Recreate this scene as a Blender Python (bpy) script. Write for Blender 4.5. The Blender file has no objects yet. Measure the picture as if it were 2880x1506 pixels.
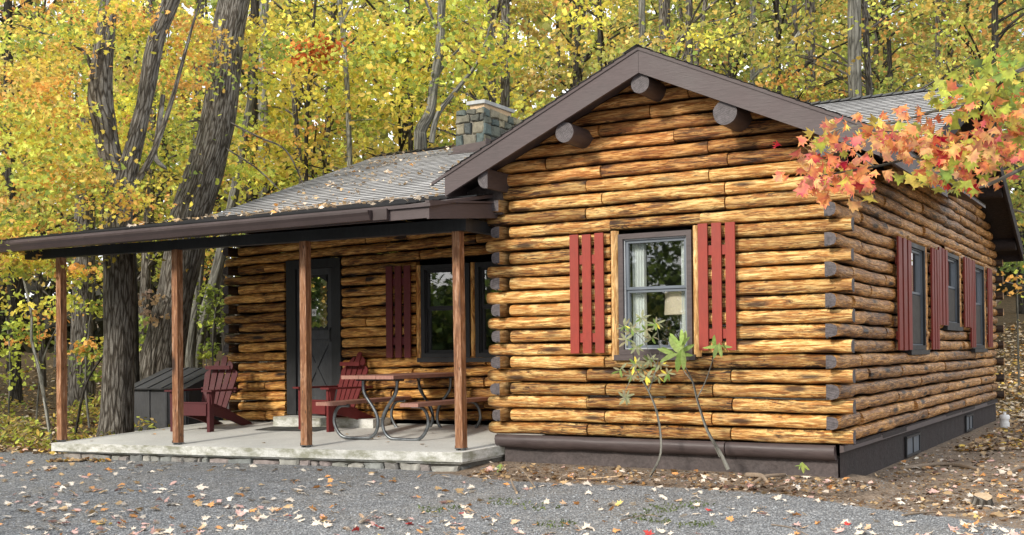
import bpy, bmesh, math, random
import numpy as np
from mathutils import Vector, Matrix, noise as mn
random.seed(7); rng = np.random.default_rng(7)
R = math.radians
scene = bpy.context.scene
col = scene.collection

# ------------------------------------------------------------------ camera
F_PX = 3187.84; CAM = Vector((2.6304, -10.1564, 0.8651)); YAW, PITCH, ROLL = 0.5317, 0.0111, -0.0095
cy_, sy_ = math.cos(YAW), math.sin(YAW)
FW = Vector((-sy_*math.cos(PITCH), cy_*math.cos(PITCH), math.sin(PITCH)))
RT0 = Vector((cy_, sy_, 0)); UP0 = RT0.cross(FW)
RT = math.cos(ROLL)*RT0 + math.sin(ROLL)*UP0; UP = -math.sin(ROLL)*RT0 + math.cos(ROLL)*UP0
cd = bpy.data.cameras.new('camera'); cam = bpy.data.objects.new('camera', cd); col.objects.link(cam)
cd.sensor_width = 36; cd.lens = 36*F_PX/2880; cd.shift_y = (951.28-753)/2880
cd.clip_start = .05; cd.clip_end = 1500
M = Matrix((RT, UP, -FW)).transposed().to_4x4(); M.translation = CAM
cam.matrix_world = M; scene.camera = cam

def ray(u, v):                      # photo point (2576 wide) -> direction
    u = float(u)/.8944; v = float(v)/.8944
    return FW + (u-1440)/F_PX*RT - (v-951.28)/F_PX*UP
def P(u, v, d): return CAM + ray(u, v)*float(d)
def on(axis, val, u, v):
    d = ray(u, v); return CAM + d*((val-CAM[axis])/d[axis])
def sstep(a, b, x):
    t = min(1, max(0, (x-a)/(b-a))); return t*t*(3-2*t)
def gh(x, y):                       # terrain height
    w = (x-CAM.x)*FW.x + (y-CAM.y)*FW.y
    s = (x-CAM.x)*RT0.x + (y-CAM.y)*RT0.y
    q = s/max(w, 1)
    k = sstep(-.12, .15, q)
    w0 = 15.5 + 4.5*k; sl = .055 + .10*k
    h = -.36 - .05*sstep(-5, -9, x) - .05*sstep(-.2, .6, x)*sstep(9, 1, y) - .06*sstep(-1.5, -5, y)
    t = max(0, w-w0)
    h += sl*(t*t/(t+3)) if t > 0 else 0
    if -3.9 < x < .6 and y < .5: h += .07*sstep(-.75, -.12, y)*sstep(-3.9, -3.5, x)*sstep(.6, .1, x)
    h += .02*mn.noise((x*.7, y*.7, 0)) * sstep(0, .8, max(-y-.5, -x-9.8, x-.4, 0)) 
    h += .05*mn.noise((x*.25, y*.25, 3))*sstep(10, 20, w)*1.6*(1 if t > 0 else 0)
    if h > 7: h = 7+(h-7)*.2
    return h

# ------------------------------------------------------------------ materials
MATS = {}
class NB:
    def __init__(s, name):
        s.m = bpy.data.materials.new(name); s.m.use_nodes = True; s.n = s.m.node_tree.nodes; s.l = s.m.node_tree.links
        s.n.clear(); s.out = s.n.new('ShaderNodeOutputMaterial'); MATS[name] = s.m
    def a(s, t, **k):
        n = s.n.new(t)
        for q, v in k.items(): setattr(n, q, v)
        return n
    def set(s, sock, v):
        if isinstance(v, bpy.types.NodeSocket): s.l.new(v, sock)
        else:
            if isinstance(v, (tuple, list)) and len(v) == 3 and sock.type == 'RGBA': v = (*v, 1)
            sock.default_value = v
    def coord(s, kind='Object', scale=(1, 1, 1), loc=(0, 0, 0)):
        t = s.a('ShaderNodeTexCoord'); mp = s.a('ShaderNodeMapping')
        s.l.new(t.outputs[kind], mp.inputs[0]); mp.inputs['Scale'].default_value = scale; mp.inputs['Location'].default_value = loc
        return mp.outputs[0]
    def noise(s, vec, scale=5, detail=4, rough=.55, dist=0):
        n = s.a('ShaderNodeTexNoise'); s.set(n.inputs['Vector'], vec); n.inputs['Scale'].default_value = scale
        n.inputs['Detail'].default_value = detail; n.inputs['Roughness'].default_value = rough; n.inputs['Distortion'].default_value = dist
        return n.outputs[0]
    def voro(s, vec, scale, feature='F1', out='Distance'):
        n = s.a('ShaderNodeTexVoronoi'); n.feature = feature; s.set(n.inputs['Vector'], vec); n.inputs['Scale'].default_value = scale
        return n.outputs[out]
    def ramp(s, fac, stops, interp='LINEAR'):
        n = s.a('ShaderNodeValToRGB'); s.set(n.inputs[0], fac); e = n.color_ramp; e.interpolation = interp
        while len(e.elements) < len(stops): e.elements.new(.5)
        for i, (p, c) in enumerate(stops):
            e.elements[i].position = p; e.elements[i].color = (*c, 1) if not isinstance(c, (int, float)) else (c, c, c, 1)
        return n.outputs[0]
    def mix(s, f, a, b, mode='MIX'):
        n = s.a('ShaderNodeMix', data_type='RGBA', blend_type=mode); s.set(n.inputs[0], f); s.set(n.inputs[6], a); s.set(n.inputs[7], b)
        return n.outputs[2]
    def math(s, op, a, b=0):
        n = s.a('ShaderNodeMath', operation=op); s.set(n.inputs[0], a); s.set(n.inputs[1], b); return n.outputs[0]
    def bump(s, h, strength=.5, dist=.01):
        n = s.a('ShaderNodeBump'); s.set(n.inputs['Height'], h); n.inputs['Strength'].default_value = strength; n.inputs['Distance'].default_value = dist
        return n.outputs[0]
    def attr(s, name, out='Color'):
        n = s.a('ShaderNodeAttribute'); n.attribute_name = name; return n.outputs[out]
    def principled(s, color, rough=.6, normal=None, spec=.5, metal=0, coat=0):
        n = s.a('ShaderNodeBsdfPrincipled'); s.set(n.inputs['Base Color'], color); s.set(n.inputs['Roughness'], rough)
        n.inputs['Specular IOR Level'].default_value = spec; n.inputs['Metallic'].default_value = metal
        n.inputs['Coat Weight'].default_value = coat; n.inputs['Coat Roughness'].default_value = .25
        if normal: s.l.new(normal, n.inputs['Normal'])
        s.l.new(n.outputs[0], s.out.inputs[0]); return s.m

def log_mat(name, light, mid, dark, streak=.5, knot=.9, seam=.8, rough=.5, coat=.0, bumps=.95, tonec=.5):
    b = NB(name); A = b.attr('tone')
    sep = b.a('ShaderNodeSeparateColor'); b.l.new(A, sep.inputs[0]); tone, seamv = sep.outputs[0], sep.outputs[1]
    warp = b.noise(b.coord('UV', (2.2, 5, 1)), 1.5, 3, .6)
    g1 = b.noise(b.coord('UV', (2.0, 17, 1)), 1.5, 8, .60, 1.6)
    g2 = b.noise(b.coord('UV', (1.9, 24, 1), (3, 7, 0)), 1.3, 6, .58, 2.0)
    bl = b.noise(b.coord('UV', (2.6, 8, 1), (9, 2, 0)), 1.5, 5, .65, .6)
    fine = b.noise(b.coord('UV', (9, 240, 1)), 1, 4, .7)
    hi = tuple(min(1, x*1.15+.11) for x in light)
    c = b.ramp(g1, [(.36, tuple(x*.7 for x in mid)), (.43, mid), (.50, light), (.62, hi)])
    c = b.mix(b.math('MULTIPLY', b.ramp(bl, [(.36, .85), (.58, 0)]), 1), c, mid)
    # long dark stain runs, heavier towards the lower edge of each log
    st = b.math('ADD', g2, b.math('MULTIPLY', b.math('SUBTRACT', bl, .5), -.55))
    ml = b.ramp(b.noise(b.coord('UV', (.9, 4.5, 1), (17, 3, 0)), 1.3, 3, .5), [(.38, .28), (.58, 1)])
    ml = b.math('MULTIPLY', ml, b.ramp(tone, [(0, 1), (1, .35)]))
    c = b.mix(b.math('MULTIPLY', b.ramp(st, [(.52, 0), (.575, 1)]), b.math('MULTIPLY', ml, streak)), c, dark)
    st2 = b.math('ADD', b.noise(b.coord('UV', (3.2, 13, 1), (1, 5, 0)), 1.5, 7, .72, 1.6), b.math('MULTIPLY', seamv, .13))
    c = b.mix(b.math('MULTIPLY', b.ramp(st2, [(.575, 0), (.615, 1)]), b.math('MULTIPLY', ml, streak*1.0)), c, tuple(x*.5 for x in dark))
    c = b.mix(.5, c, b.mix(1, c, b.ramp(fine, [(.3, .55), (.7, 1.25)]), 'MULTIPLY'))
    wv = b.mix(.16, b.coord('UV', (1.5, 5.0, 1)), warp)
    kd = b.voro(wv, 1.25)
    c = b.mix(b.math('MULTIPLY', b.ramp(kd, [(.12, 1), (.17, .6), (.25, 0)]), knot), c, tuple(x*.6 for x in dark))
    k2 = b.voro(b.coord('UV', (3.5, 10, 1), (5, 3, 0)), 1.3)
    c = b.mix(b.math('MULTIPLY', b.ramp(k2, [(.07, 1), (.12, 0)]), knot*.8), c, tuple(x*.4 for x in dark))
    t = b.ramp(tone, [(0, (1-tonec, 1-tonec*1.1, 1-tonec*1.25)), (.35, (.9, .87, .84)), (1, (1.12, 1.13, 1.15))])
    c = b.mix(1, c, t, 'MULTIPLY')
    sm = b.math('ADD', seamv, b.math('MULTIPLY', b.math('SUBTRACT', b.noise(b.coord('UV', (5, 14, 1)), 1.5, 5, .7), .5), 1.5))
    c = b.mix(b.math('MULTIPLY', b.ramp(sm, [(.66, 0), (.92, 1)]), seam), c, tuple(x*.45 for x in dark))  # cavity shade of the grooves painted into the colour at log edges
    h = b.math('ADD', b.math('MULTIPLY', g1, 1.0), b.math('ADD', b.math('MULTIPLY', fine, .3), b.math('MULTIPLY', g2, -.7)))
    h = b.math('ADD', h, b.math('MULTIPLY', bl, 1.1))
    r = b.ramp(g2, [(.4, rough-.10), (.7, rough+.2)])
    return b.principled(c, r, b.bump(h, bumps, .014), .5, 0, coat)
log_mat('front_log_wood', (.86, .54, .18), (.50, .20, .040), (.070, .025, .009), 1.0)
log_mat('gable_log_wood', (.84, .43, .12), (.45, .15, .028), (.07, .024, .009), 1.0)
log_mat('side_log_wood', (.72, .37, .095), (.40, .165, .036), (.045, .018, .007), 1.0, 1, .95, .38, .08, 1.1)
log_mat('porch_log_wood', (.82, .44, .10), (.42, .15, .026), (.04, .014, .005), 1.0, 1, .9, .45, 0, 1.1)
log_mat('trim_wood', (.72, .46, .18), (.46, .23, .07), (.13, .055, .02), .5, .6, .1)
log_mat('cedar_wood', (.33, .155, .065), (.22, .09, .038), (.06, .025, .013), .45, 1, 0, .55, 0, .3, .25)

def paint(name, c, rough=.5, var=.25, grain=(1, 1, 1), bumpd=.002, spec=.4, dirt=None, coat=0):
    b = NB(name); o = b.coord('Object', grain)
    n = b.noise(o, 9, 5, .6); n2 = b.noise(b.coord('Object'), 2.2, 4, .6)
    cc = b.mix(1, c, b.ramp(n, [(.25, 1-var), (.75, 1+var)]), 'MULTIPLY')
    cc = b.mix(1, cc, b.ramp(n2, [(.3, 1-var), (.7, 1+var*.6)]), 'MULTIPLY')
    if dirt: cc = b.mix(b.ramp(b.noise(b.coord('Object', (3, 3, 3)), 1.3, 6, .7), [(.5, 0), (.75, .6)]), cc, dirt)
    return b.principled(cc, b.ramp(n2, [(.3, rough-.08), (.7, rough+.12)]), b.bump(n, .5, bumpd), spec, 0, coat)
paint('brown_paint', (.072, .054, .053), .5, .22, (1, 1, 6), .003)
paint('fascia_paint', (.080, .060, .060), .55, .2, (1.2, 1, 14), .004)
def endm():
    b = NB('log_end_paint'); n = b.noise(b.coord('Object'), 22, 5, .7); w = b.a('ShaderNodeTexWave', wave_type='RINGS', rings_direction='SPHERICAL'); b.l.new(b.coord('UV', (1, 1, 1)), w.inputs[0]); w.inputs['Scale'].default_value = 18; w.inputs['Distortion'].default_value = 6
    c = b.mix(1, (.11, .094, .098), b.ramp(n, [(.3, .55), (.7, 1.4)]), 'MULTIPLY'); c = b.mix(.35, c, b.mix(1, c, w.outputs[0], 'MULTIPLY'))
    cr = b.ramp(b.voro(b.coord('Object', (1, 1, 1)), 30, 'DISTANCE_TO_EDGE'), [(0, .35), (.06, 1)]); c = b.mix(.6, c, b.mix(1, c, cr, 'MULTIPLY'))
    b.principled(c, .6, b.bump(n, .6, .01), .4)
endm()
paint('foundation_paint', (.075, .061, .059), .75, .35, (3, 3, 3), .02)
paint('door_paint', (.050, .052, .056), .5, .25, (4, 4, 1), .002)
paint('side_foundation_eave_shade', (.034, .026, .025), .8, .35, (3, 3, 3), .02)  # dark brown foundation; also stands for painted shade on the right eaves
paint('dark_trim_paint', (.024, .025, .027), .5, .25, (4, 4, 1), .002)
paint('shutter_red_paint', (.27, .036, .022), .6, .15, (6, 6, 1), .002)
paint('side_shutter_shaded', (.20, .028, .018), .5, .15, (6, 6, 1), .002)  # shutter red again, darkened for the unlit side wall
paint('porch_shutter_shaded', (.12, .022, .024), .5, .15, (6, 6, 1), .002)  # same shutter red with the porch shade put into the colour
paint('chair_red_paint', (.075, .012, .015), .6, .15, (3, 3, 3), .002)
paint('chair_bright_red_paint', (.13, .016, .016), .6, .15, (3, 3, 3), .002)
paint('sash_grey_vinyl', (.12, .14, .165), .4, .08)
paint('sash_pale_vinyl', (.36, .38, .40), .4, .08)
paint('table_board', (.33, .165, .125), .55, .2, (8, 1, 1), .003)
paint('box_board', (.06, .062, .068), .6, .3, (8, 8, 1), .004)
paint('gutter_metal', (.045, .031, .030), .35, .12, (1, 1, 1), .001, .6)
paint('black_metal', (.02, .02, .022), .4, .2)
paint('white_plastic', (.78, .78, .77), .4, .05)
paint('cut_wood', (.55, .40, .25), .7, .35, (8, 8, 8), .006)
paint('stick_wood', (.26, .20, .145), .8, .4, (8, 8, 8), .006)
paint('curtain_cloth', (.88, .90, .88), .8, .06)
paint('shade_cloth', (.88, .74, .56), .7, .05)
paint('interior_dark', (.07, .065, .058), .8, .3)
paint('interior_wood', (.95, .60, .22), .5, .35, (14, 14, 1), .001)
paint('mat_rubber', (.07, .07, .065), .9, .3)
paint('chimney_cap', (.36, .37, .37), .7, .2)
def gal():
    b = NB('galvanised_tube'); n = b.noise(b.coord('Object', (6, 6, 6)), 3, 4)
    return b.principled(b.ramp(n, [(.3, (.10, .11, .12)), (.7, (.20, .215, .225))]), b.ramp(n, [(.3, .28), (.7, .45)]), None, .5, .75)
gal()
def concrete():
    b = NB('concrete'); n = b.noise(b.coord('Object', (1, 1, 1)), 1.2, 6, .6); f = b.noise(b.coord('Object'), 60, 3); g = b.noise(b.coord('Object', (1, 1, 2.5)), 4, 6, .7)
    c = b.ramp(n, [(.3, (.52, .52, .49)), (.7, (.70, .70, .66))])
    c = b.mix(1, c, b.ramp(f, [(.3, .85), (.7, 1.08)]), 'MULTIPLY')
    geo = b.a('ShaderNodeNewGeometry'); sx = b.a('ShaderNodeSeparateXYZ'); b.l.new(geo.outputs['Normal'], sx.inputs[0])
    side = b.ramp(sx.outputs[2], [(.3, 1), (.8, 0)])
    c = b.mix(b.math('MULTIPLY', b.ramp(g, [(.42, 0), (.62, .85)]), side), c, (.20, .20, .135))
    return b.principled(c, .8, b.bump(b.math('ADD', f, g), .35, .006), .3)
concrete()
def stone(name, cols, sc=1.0):
    b = NB(name); t = b.attr('tone'); s = b.a('ShaderNodeSeparateColor'); b.l.new(t, s.inputs[0])
    c = b.ramp(s.outputs[0], [(i/(len(cols)-1), q) for i, q in enumerate(cols)])
    n = b.noise(b.coord('Object'), 9*sc, 7, .65, .4)
    c = b.mix(1, c, b.ramp(n, [(.25, .5), (.72, 1.35)]), 'MULTIPLY')
    return b.principled(c, .85, b.bump(n, .9, .03), .3)
stone('fieldstone', [(.22, .22, .19), (.32, .32, .29), (.27, .22, .21), (.38, .37, .33), (.18, .20, .20), (.30, .27, .24)])
stone('chimney_stone', [(.075, .095, .09), (.10, .13, .125), (.14, .13, .09), (.065, .075, .075), (.34, .30, .20), (.16, .15, .12)])
paint('mortar', (.20, .185, .155), .9, .35, (2, 2, 2), .02)
def shingle():
    b = NB('asphalt_shingle'); t = b.attr('tone'); s = b.a('ShaderNodeSeparateColor'); b.l.new(t, s.inputs[0])
    br = b.a('ShaderNodeTexBrick'); b.l.new(b.coord('UV'), br.inputs['Vector']); br.inputs['Scale'].default_value = 1
    br.inputs['Brick Width'].default_value = .33; br.inputs['Row Height'].default_value = .135; br.inputs['Mortar Size'].default_value = .006
    br.inputs['Color1'].default_value = (.78, .78, .78, 1); br.inputs['Color2'].default_value = (1.15, 1.15, 1.15, 1); br.inputs['Mortar'].default_value = (.4, .4, .4, 1)
    n = b.noise(b.coord('Object'), 2.0, 5, .6); f = b.noise(b.coord('Object'), 110, 2)
    c = b.ramp(n, [(.3, (.31, .305, .30)), (.7, (.43, .425, .42))])
    c = b.mix(1, c, br.outputs[0], 'MULTIPLY'); c = b.mix(1, c, b.ramp(f, [(.3, .72), (.7, 1.25)]), 'MULTIPLY')
    return b.principled(c, .85, b.bump(f, .4, .004), .3)
shingle()
def glassm():
    b = NB('window_glass'); g = b.a('ShaderNodeBsdfGlossy'); g.inputs['Roughness'].default_value = .015; g.inputs['Color'].default_value = (1, 1, 1, 1)
    t = b.a('ShaderNodeBsdfTransparent'); t.inputs[0].default_value = (.90, .92, .92, 1)
    nb = b.bump(b.noise(b.coord('Object'), 1.2, 2), .02, .01); b.l.new(nb, g.inputs['Normal'])
    fr = b.a('ShaderNodeFresnel'); fr.inputs[0].default_value = 1.55
    mx = b.a('ShaderNodeMixShader'); b.l.new(b.math('ADD', fr.outputs[0], .05), mx.inputs[0]); b.l.new(t.outputs[0], mx.inputs[1]); b.l.new(g.outputs[0], mx.inputs[2])
    b.l.new(mx.outputs[0], b.out.inputs[0])
glassm()
def leafm(name, trans=.45):
    b = NB(name); c = b.attr('col')
    hs = b.mix(1, c, b.ramp(b.noise(b.coord('Object'), 35, 3), [(.3, .75), (.7, 1.2)]), 'MULTIPLY')
    d = b.a('ShaderNodeBsdfPrincipled'); b.l.new(hs, d.inputs['Base Color']); d.inputs['Roughness'].default_value = .55; d.inputs['Specular IOR Level'].default_value = .3
    t = b.a('ShaderNodeBsdfTranslucent'); b.l.new(hs, t.inputs[0])
    mx = b.a('ShaderNodeMixShader'); mx.inputs[0].default_value = trans
    b.l.new(d.outputs[0], mx.inputs[1]); b.l.new(t.outputs[0], mx.inputs[2]); b.l.new(mx.outputs[0], b.out.inputs[0])
leafm('foliage', .42); leafm('litter', .1)
def bark(name, dark, light, sc=1.0, vs=1.0):
    b = NB(name); n = b.noise(b.coord('UV', (15*sc, 5.0*sc*vs, 1)), 1, 8, .75, .7); n2 = b.noise(b.coord('UV', (3, 1.2, 1)), 1, 4)
    v = b.voro(b.coord('UV', (11*sc, 2.0*sc*vs, 1)), 1.5, 'DISTANCE_TO_EDGE')
    h = b.math('ADD', n, b.math('MULTIPLY', b.ramp(v, [(0, 0), (.16, 1)]), .3))
    c = b.ramp(h, [(.42, tuple(x*.35 for x in dark)), (.62, dark), (.95, light)])
    c = b.mix(1, c, b.ramp(n2, [(.3, .7), (.7, 1.25)]), 'MULTIPLY')
    b.principled(c, .9, b.bump(h, 1.0, .05), .2)
bark('dark_bark', (.10, .085, .068), (.33, .31, .275)); bark('grey_bark', (.16, .155, .135), (.30, .295, .26), .6, .8)
bark('pale_bark', (.24, .235, .20), (.52, .52, .46), .7, 1.2); bark('shadow_bark', (.045, .04, .032), (.11, .10, .085))
def ground():
    b = NB('ground_surface'); t = b.attr('zone'); s = b.a('ShaderNodeSeparateColor'); b.l.new(t, s.inputs[0])
    o = b.coord('Object')
    v = b.voro(o, 75, 'F1', 'Color'); sv = b.a('ShaderNodeSeparateColor'); b.l.new(v, sv.inputs[0])
    vd = b.voro(o, 75); n1 = b.noise(o, 1.1, 5, .6); nf = b.noise(o, 40, 4, .7); nm = b.noise(o, 7, 5, .65)
    gc = b.ramp(sv.outputs[0], [(0, (.16, .165, .172)), (.4, (.29, .30, .308)), (.8, (.41, .416, .425)), (1, (.72, .72, .70))])
    gc = b.mix(1, gc, b.ramp(vd, [(.2, 1.1), (.75, .45)]), 'MULTIPLY')
    gc = b.mix(1, gc, b.ramp(nm, [(.3, .72), (.7, 1.2)]), 'MULTIPLY')
    gc = b.mix(b.ramp(n1, [(.45, 0), (.75, .38)]), gc, (.27, .23, .17))
    dc = b.ramp(nf, [(.25, (.10, .072, .05)), (.5, (.24, .18, .13)), (.75, (.44, .36, .27))])
    dc = b.mix(1, dc, b.ramp(nm, [(.3, .7), (.7, 1.25)]), 'MULTIPLY')
    fc = b.ramp(nf, [(.25, (.035, .026, .015)), (.5, (.13, .09, .045)), (.75, (.34, .25, .14))])
    fc = b.mix(1, fc, b.ramp(nm, [(.3, .45), (.7, 1.2)]), 'MULTIPLY')
    e = b.math('MULTIPLY', b.math('SUBTRACT', nm, .5), 1.3)
    m1 = b.ramp(b.math('ADD', s.outputs[0], e), [(.38, 0), (.62, 1)]); m2 = b.ramp(b.math('ADD', s.outputs[1], e), [(.38, 0), (.62, 1)])
    c = b.mix(m1, gc, dc); c = b.mix(m2, c, fc)
    h = b.math('ADD', b.math('MULTIPLY', vd, -.8), nf)
    b.principled(c, .9, b.bump(h, .8, .02), .25)
ground()

# ------------------------------------------------------------------ mesh builder
class MB:
    def __init__(s): s.v = []; s.f = []; s.mi = []; s.uv = []; s.t = []; s.sm = []
    def add(s, vs, fs, mat=0, uvs=None, tone=None, smooth=False):
        o = len(s.v); s.v += [tuple(v) for v in vs]
        s.uv += uvs if uvs else [None]*len(vs)
        s.t += tone if isinstance(tone, list) else [tone or (.5, 0, 0)]*len(vs)
        for f in fs: s.f.append([i+o for i in f]); s.mi.append(mat); s.sm.append(smooth)
    def box(s, a, b, mat=0, M=None, tone=None, bev=0):
        x0, y0, z0 = a; x1, y1, z1 = b
        vs = [Vector(p) for p in ((x0, y0, z0), (x1, y0, z0), (x1, y1, z0), (x0, y1, z0), (x0, y0, z1), (x1, y0, z1), (x1, y1, z1), (x0, y1, z1))]
        d = [abs(x1-x0), abs(y1-y0), abs(z1-z0)]; ax = d.index(max(d)); ou, ov = random.random()*9, random.random()*9
        o2 = [i for i in range(3) if i != ax]
        uvs = [(p[ax]+ou, p[o2[0]]+p[o2[1]]*1.01+ov) for p in vs]
        if M is not None: vs = [M @ p for p in vs]
        s.add(vs, [(0, 3, 2, 1), (4, 5, 6, 7), (0, 1, 5, 4), (1, 2, 6, 5), (2, 3, 7, 6), (3, 0, 4, 7)], mat, uvs, tone or (random.random(), 0, 0))
    def prism(s, pts, d, mat=0, tone=None):       # polygon extruded by vector d
        n = len(pts); d = Vector(d); a = [Vector(p) for p in pts]; b = [p+d for p in a]
        s.add(a+b, [tuple(range(n-1, -1, -1)), tuple(range(n, 2*n))]+[(i, (i+1) % n, n+(i+1) % n, n+i) for i in range(n)], mat, [(p.x+p.y*.3, p.z) for p in a+b], tone)
    def tube(s, pts, rad, sides=8, mat=0, cap=True, jit=0, tone=None, capmat=None):
        pts = [Vector(p) for p in pts]; n = len(pts)
        if not isinstance(rad, (list, tuple)): rad = [rad]*n
        vs = []; uvs = []; L = 0; t0 = (pts[1]-pts[0]).normalized(); nrm = t0.orthogonal().normalized(); sd = random.random()*50
        for i, p in enumerate(pts):
            t = (pts[min(i+1, n-1)]-pts[max(i-1, 0)]).normalized(); nrm = (nrm-t*nrm.dot(t)).normalized(); bi = t.cross(nrm)
            if i: L += (p-pts[i-1]).length
            for j in range(sides+1):
                a = 2*math.pi*j/sides; r = rad[i]*(1+(jit*mn.noise((math.cos(a)*1.3+sd, math.sin(a)*1.3, L*1.5)) if jit else 0))
                vs.append(p+(nrm*math.cos(a)+bi*math.sin(a))*r); uvs.append((a*rad[0]+sd, L+sd))
        fs = []; k = sides+1
        for i in range(n-1):
            for j in range(sides): fs.append((i*k+j, i*k+j+1, (i+1)*k+j+1, (i+1)*k+j))
        s.add(vs, fs, mat, uvs, tone, True)
        if cap:
            for e in (0, n-1):
                s.add([vs[e*k+j] for j in range(sides)], [tuple(range(sides)) if e else tuple(range(sides-1, -1, -1))], capmat if capmat is not None else mat, None, tone)
    def build(s, name, mats, parent=None, label=None, kind=None, origin=None):
        me = bpy.data.meshes.new(name)
        o3 = origin or Vector((0, 0, 0))
        me.from_pydata([(v[0]-o3[0], v[1]-o3[1], v[2]-o3[2]) for v in s.v], [], s.f)
        for m in ([mats] if isinstance(mats, str) else mats): me.materials.append(MATS[m])
        me.polygons.foreach_set('material_index', s.mi); me.polygons.foreach_set('use_smooth', s.sm)
        uvl = me.uv_layers.new(name='UVMap'); idx = np.empty(len(me.loops), int); me.loops.foreach_get('vertex_index', idx)
        uvs = np.array([u if u else (s.v[i][0]*1+s.v[i][1], s.v[i][2]) for i, u in enumerate(s.uv)], dtype=float)
        uvl.data.foreach_set('uv', uvs[idx].ravel())
        ca = me.color_attributes.new('tone', 'FLOAT_COLOR', 'POINT')
        ca.data.foreach_set('color', np.array([(*t, 1) for t in s.t], dtype=float).ravel())
        me.update(); ob = bpy.data.objects.new(name, me); col.objects.link(ob)
        if parent: ob.parent = parent
        elif origin: ob.location = origin
        if label: ob['label'] = label
        if kind: ob['kind'] = kind
        return ob
def empty(name, label, cat, loc=(0, 0, 0), rz=0, group=None):
    o = bpy.data.objects.new(name, None); col.objects.link(o); o.location = loc; o.rotation_euler = (0, 0, rz); o.empty_display_size = .2
    o['label'] = label; o['category'] = cat
    if group: o['group'] = group
    return o
def tag(o, label=None, cat=None, group=None, kind=None):
    for k, v in (('label', label), ('category', cat), ('group', group), ('kind', kind)):
        if v: o[k] = v
    return o

# ================================================================== SETTING: ground
def zone(x, y):
    w = (x-CAM.x)*FW.x + (y-CAM.y)*FW.y
    # gravel apron in front, dirt strip by the wall and right side, forest floor beyond
    edge = [(-30, -.9), (-9.5, -.95), (-3.7, -.75), (-2.7, -1.0), (-1.2, -.75), (.25, -.9), (1.2, -1.2), (1.7, -1.6), (3.5, -3.2), (9, -6)]
    for (a, ya), (b_, yb) in zip(edge, edge[1:]):
        if a <= x <= b_: ye = ya+(yb-ya)*(x-a)/(b_-a); break
    else: ye = -.9 if x < 0 else -6
    dirt = sstep(-.22, .22, y-ye) if x > -3.9 else 0
    forest = max(sstep(-.3, .25, y+.55+.06*(x+9)) if x < -9.3 else 0, sstep(8.5, 13, y) if x > -3 else 0, sstep(2, 5, y)*.55 if x > 1.5 else 0)
    if x < -9.3 and x > -10: forest *= 1
    return dirt, forest
def axis_pts(lo, hi, step, ext):
    a = list(np.arange(lo, hi, step)); g = step; v = hi
    while v < ext: a.append(v); g *= 1.25; v += g
    a.append(ext); g = step; v = lo; pre = []
    while v > -ext: g *= 1.25; v -= g; pre.append(max(v, -ext))
    return sorted(set(pre+a))
xs = axis_pts(-16, 6, .16, 700); ys = axis_pts(-9, 10, .16, 700)
gm = bpy.data.meshes.new('ground'); nx, ny = len(xs), len(ys)
gv = [(x, y, gh(x, y)) for y in ys for x in xs]
gm.from_pydata(gv, [], [(j*nx+i, j*nx+i+1, (j+1)*nx+i+1, (j+1)*nx+i) for j in range(ny-1) for i in range(nx-1)])
gm.materials.append(MATS['ground_surface']); gm.polygons.foreach_set('use_smooth', [True]*len(gm.polygons))
ca = gm.color_attributes.new('zone', 'FLOAT_COLOR', 'POINT')
ca.data.foreach_set('color', np.array([(*zone(v[0], v[1]), 0, 1) for v in gv], dtype=float).ravel())
go = bpy.data.objects.new('ground', gm); col.objects.link(go); tag(go, 'grey gravel yard running into bare dirt beside the cabin and leafy forest floor', kind='structure')

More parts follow.
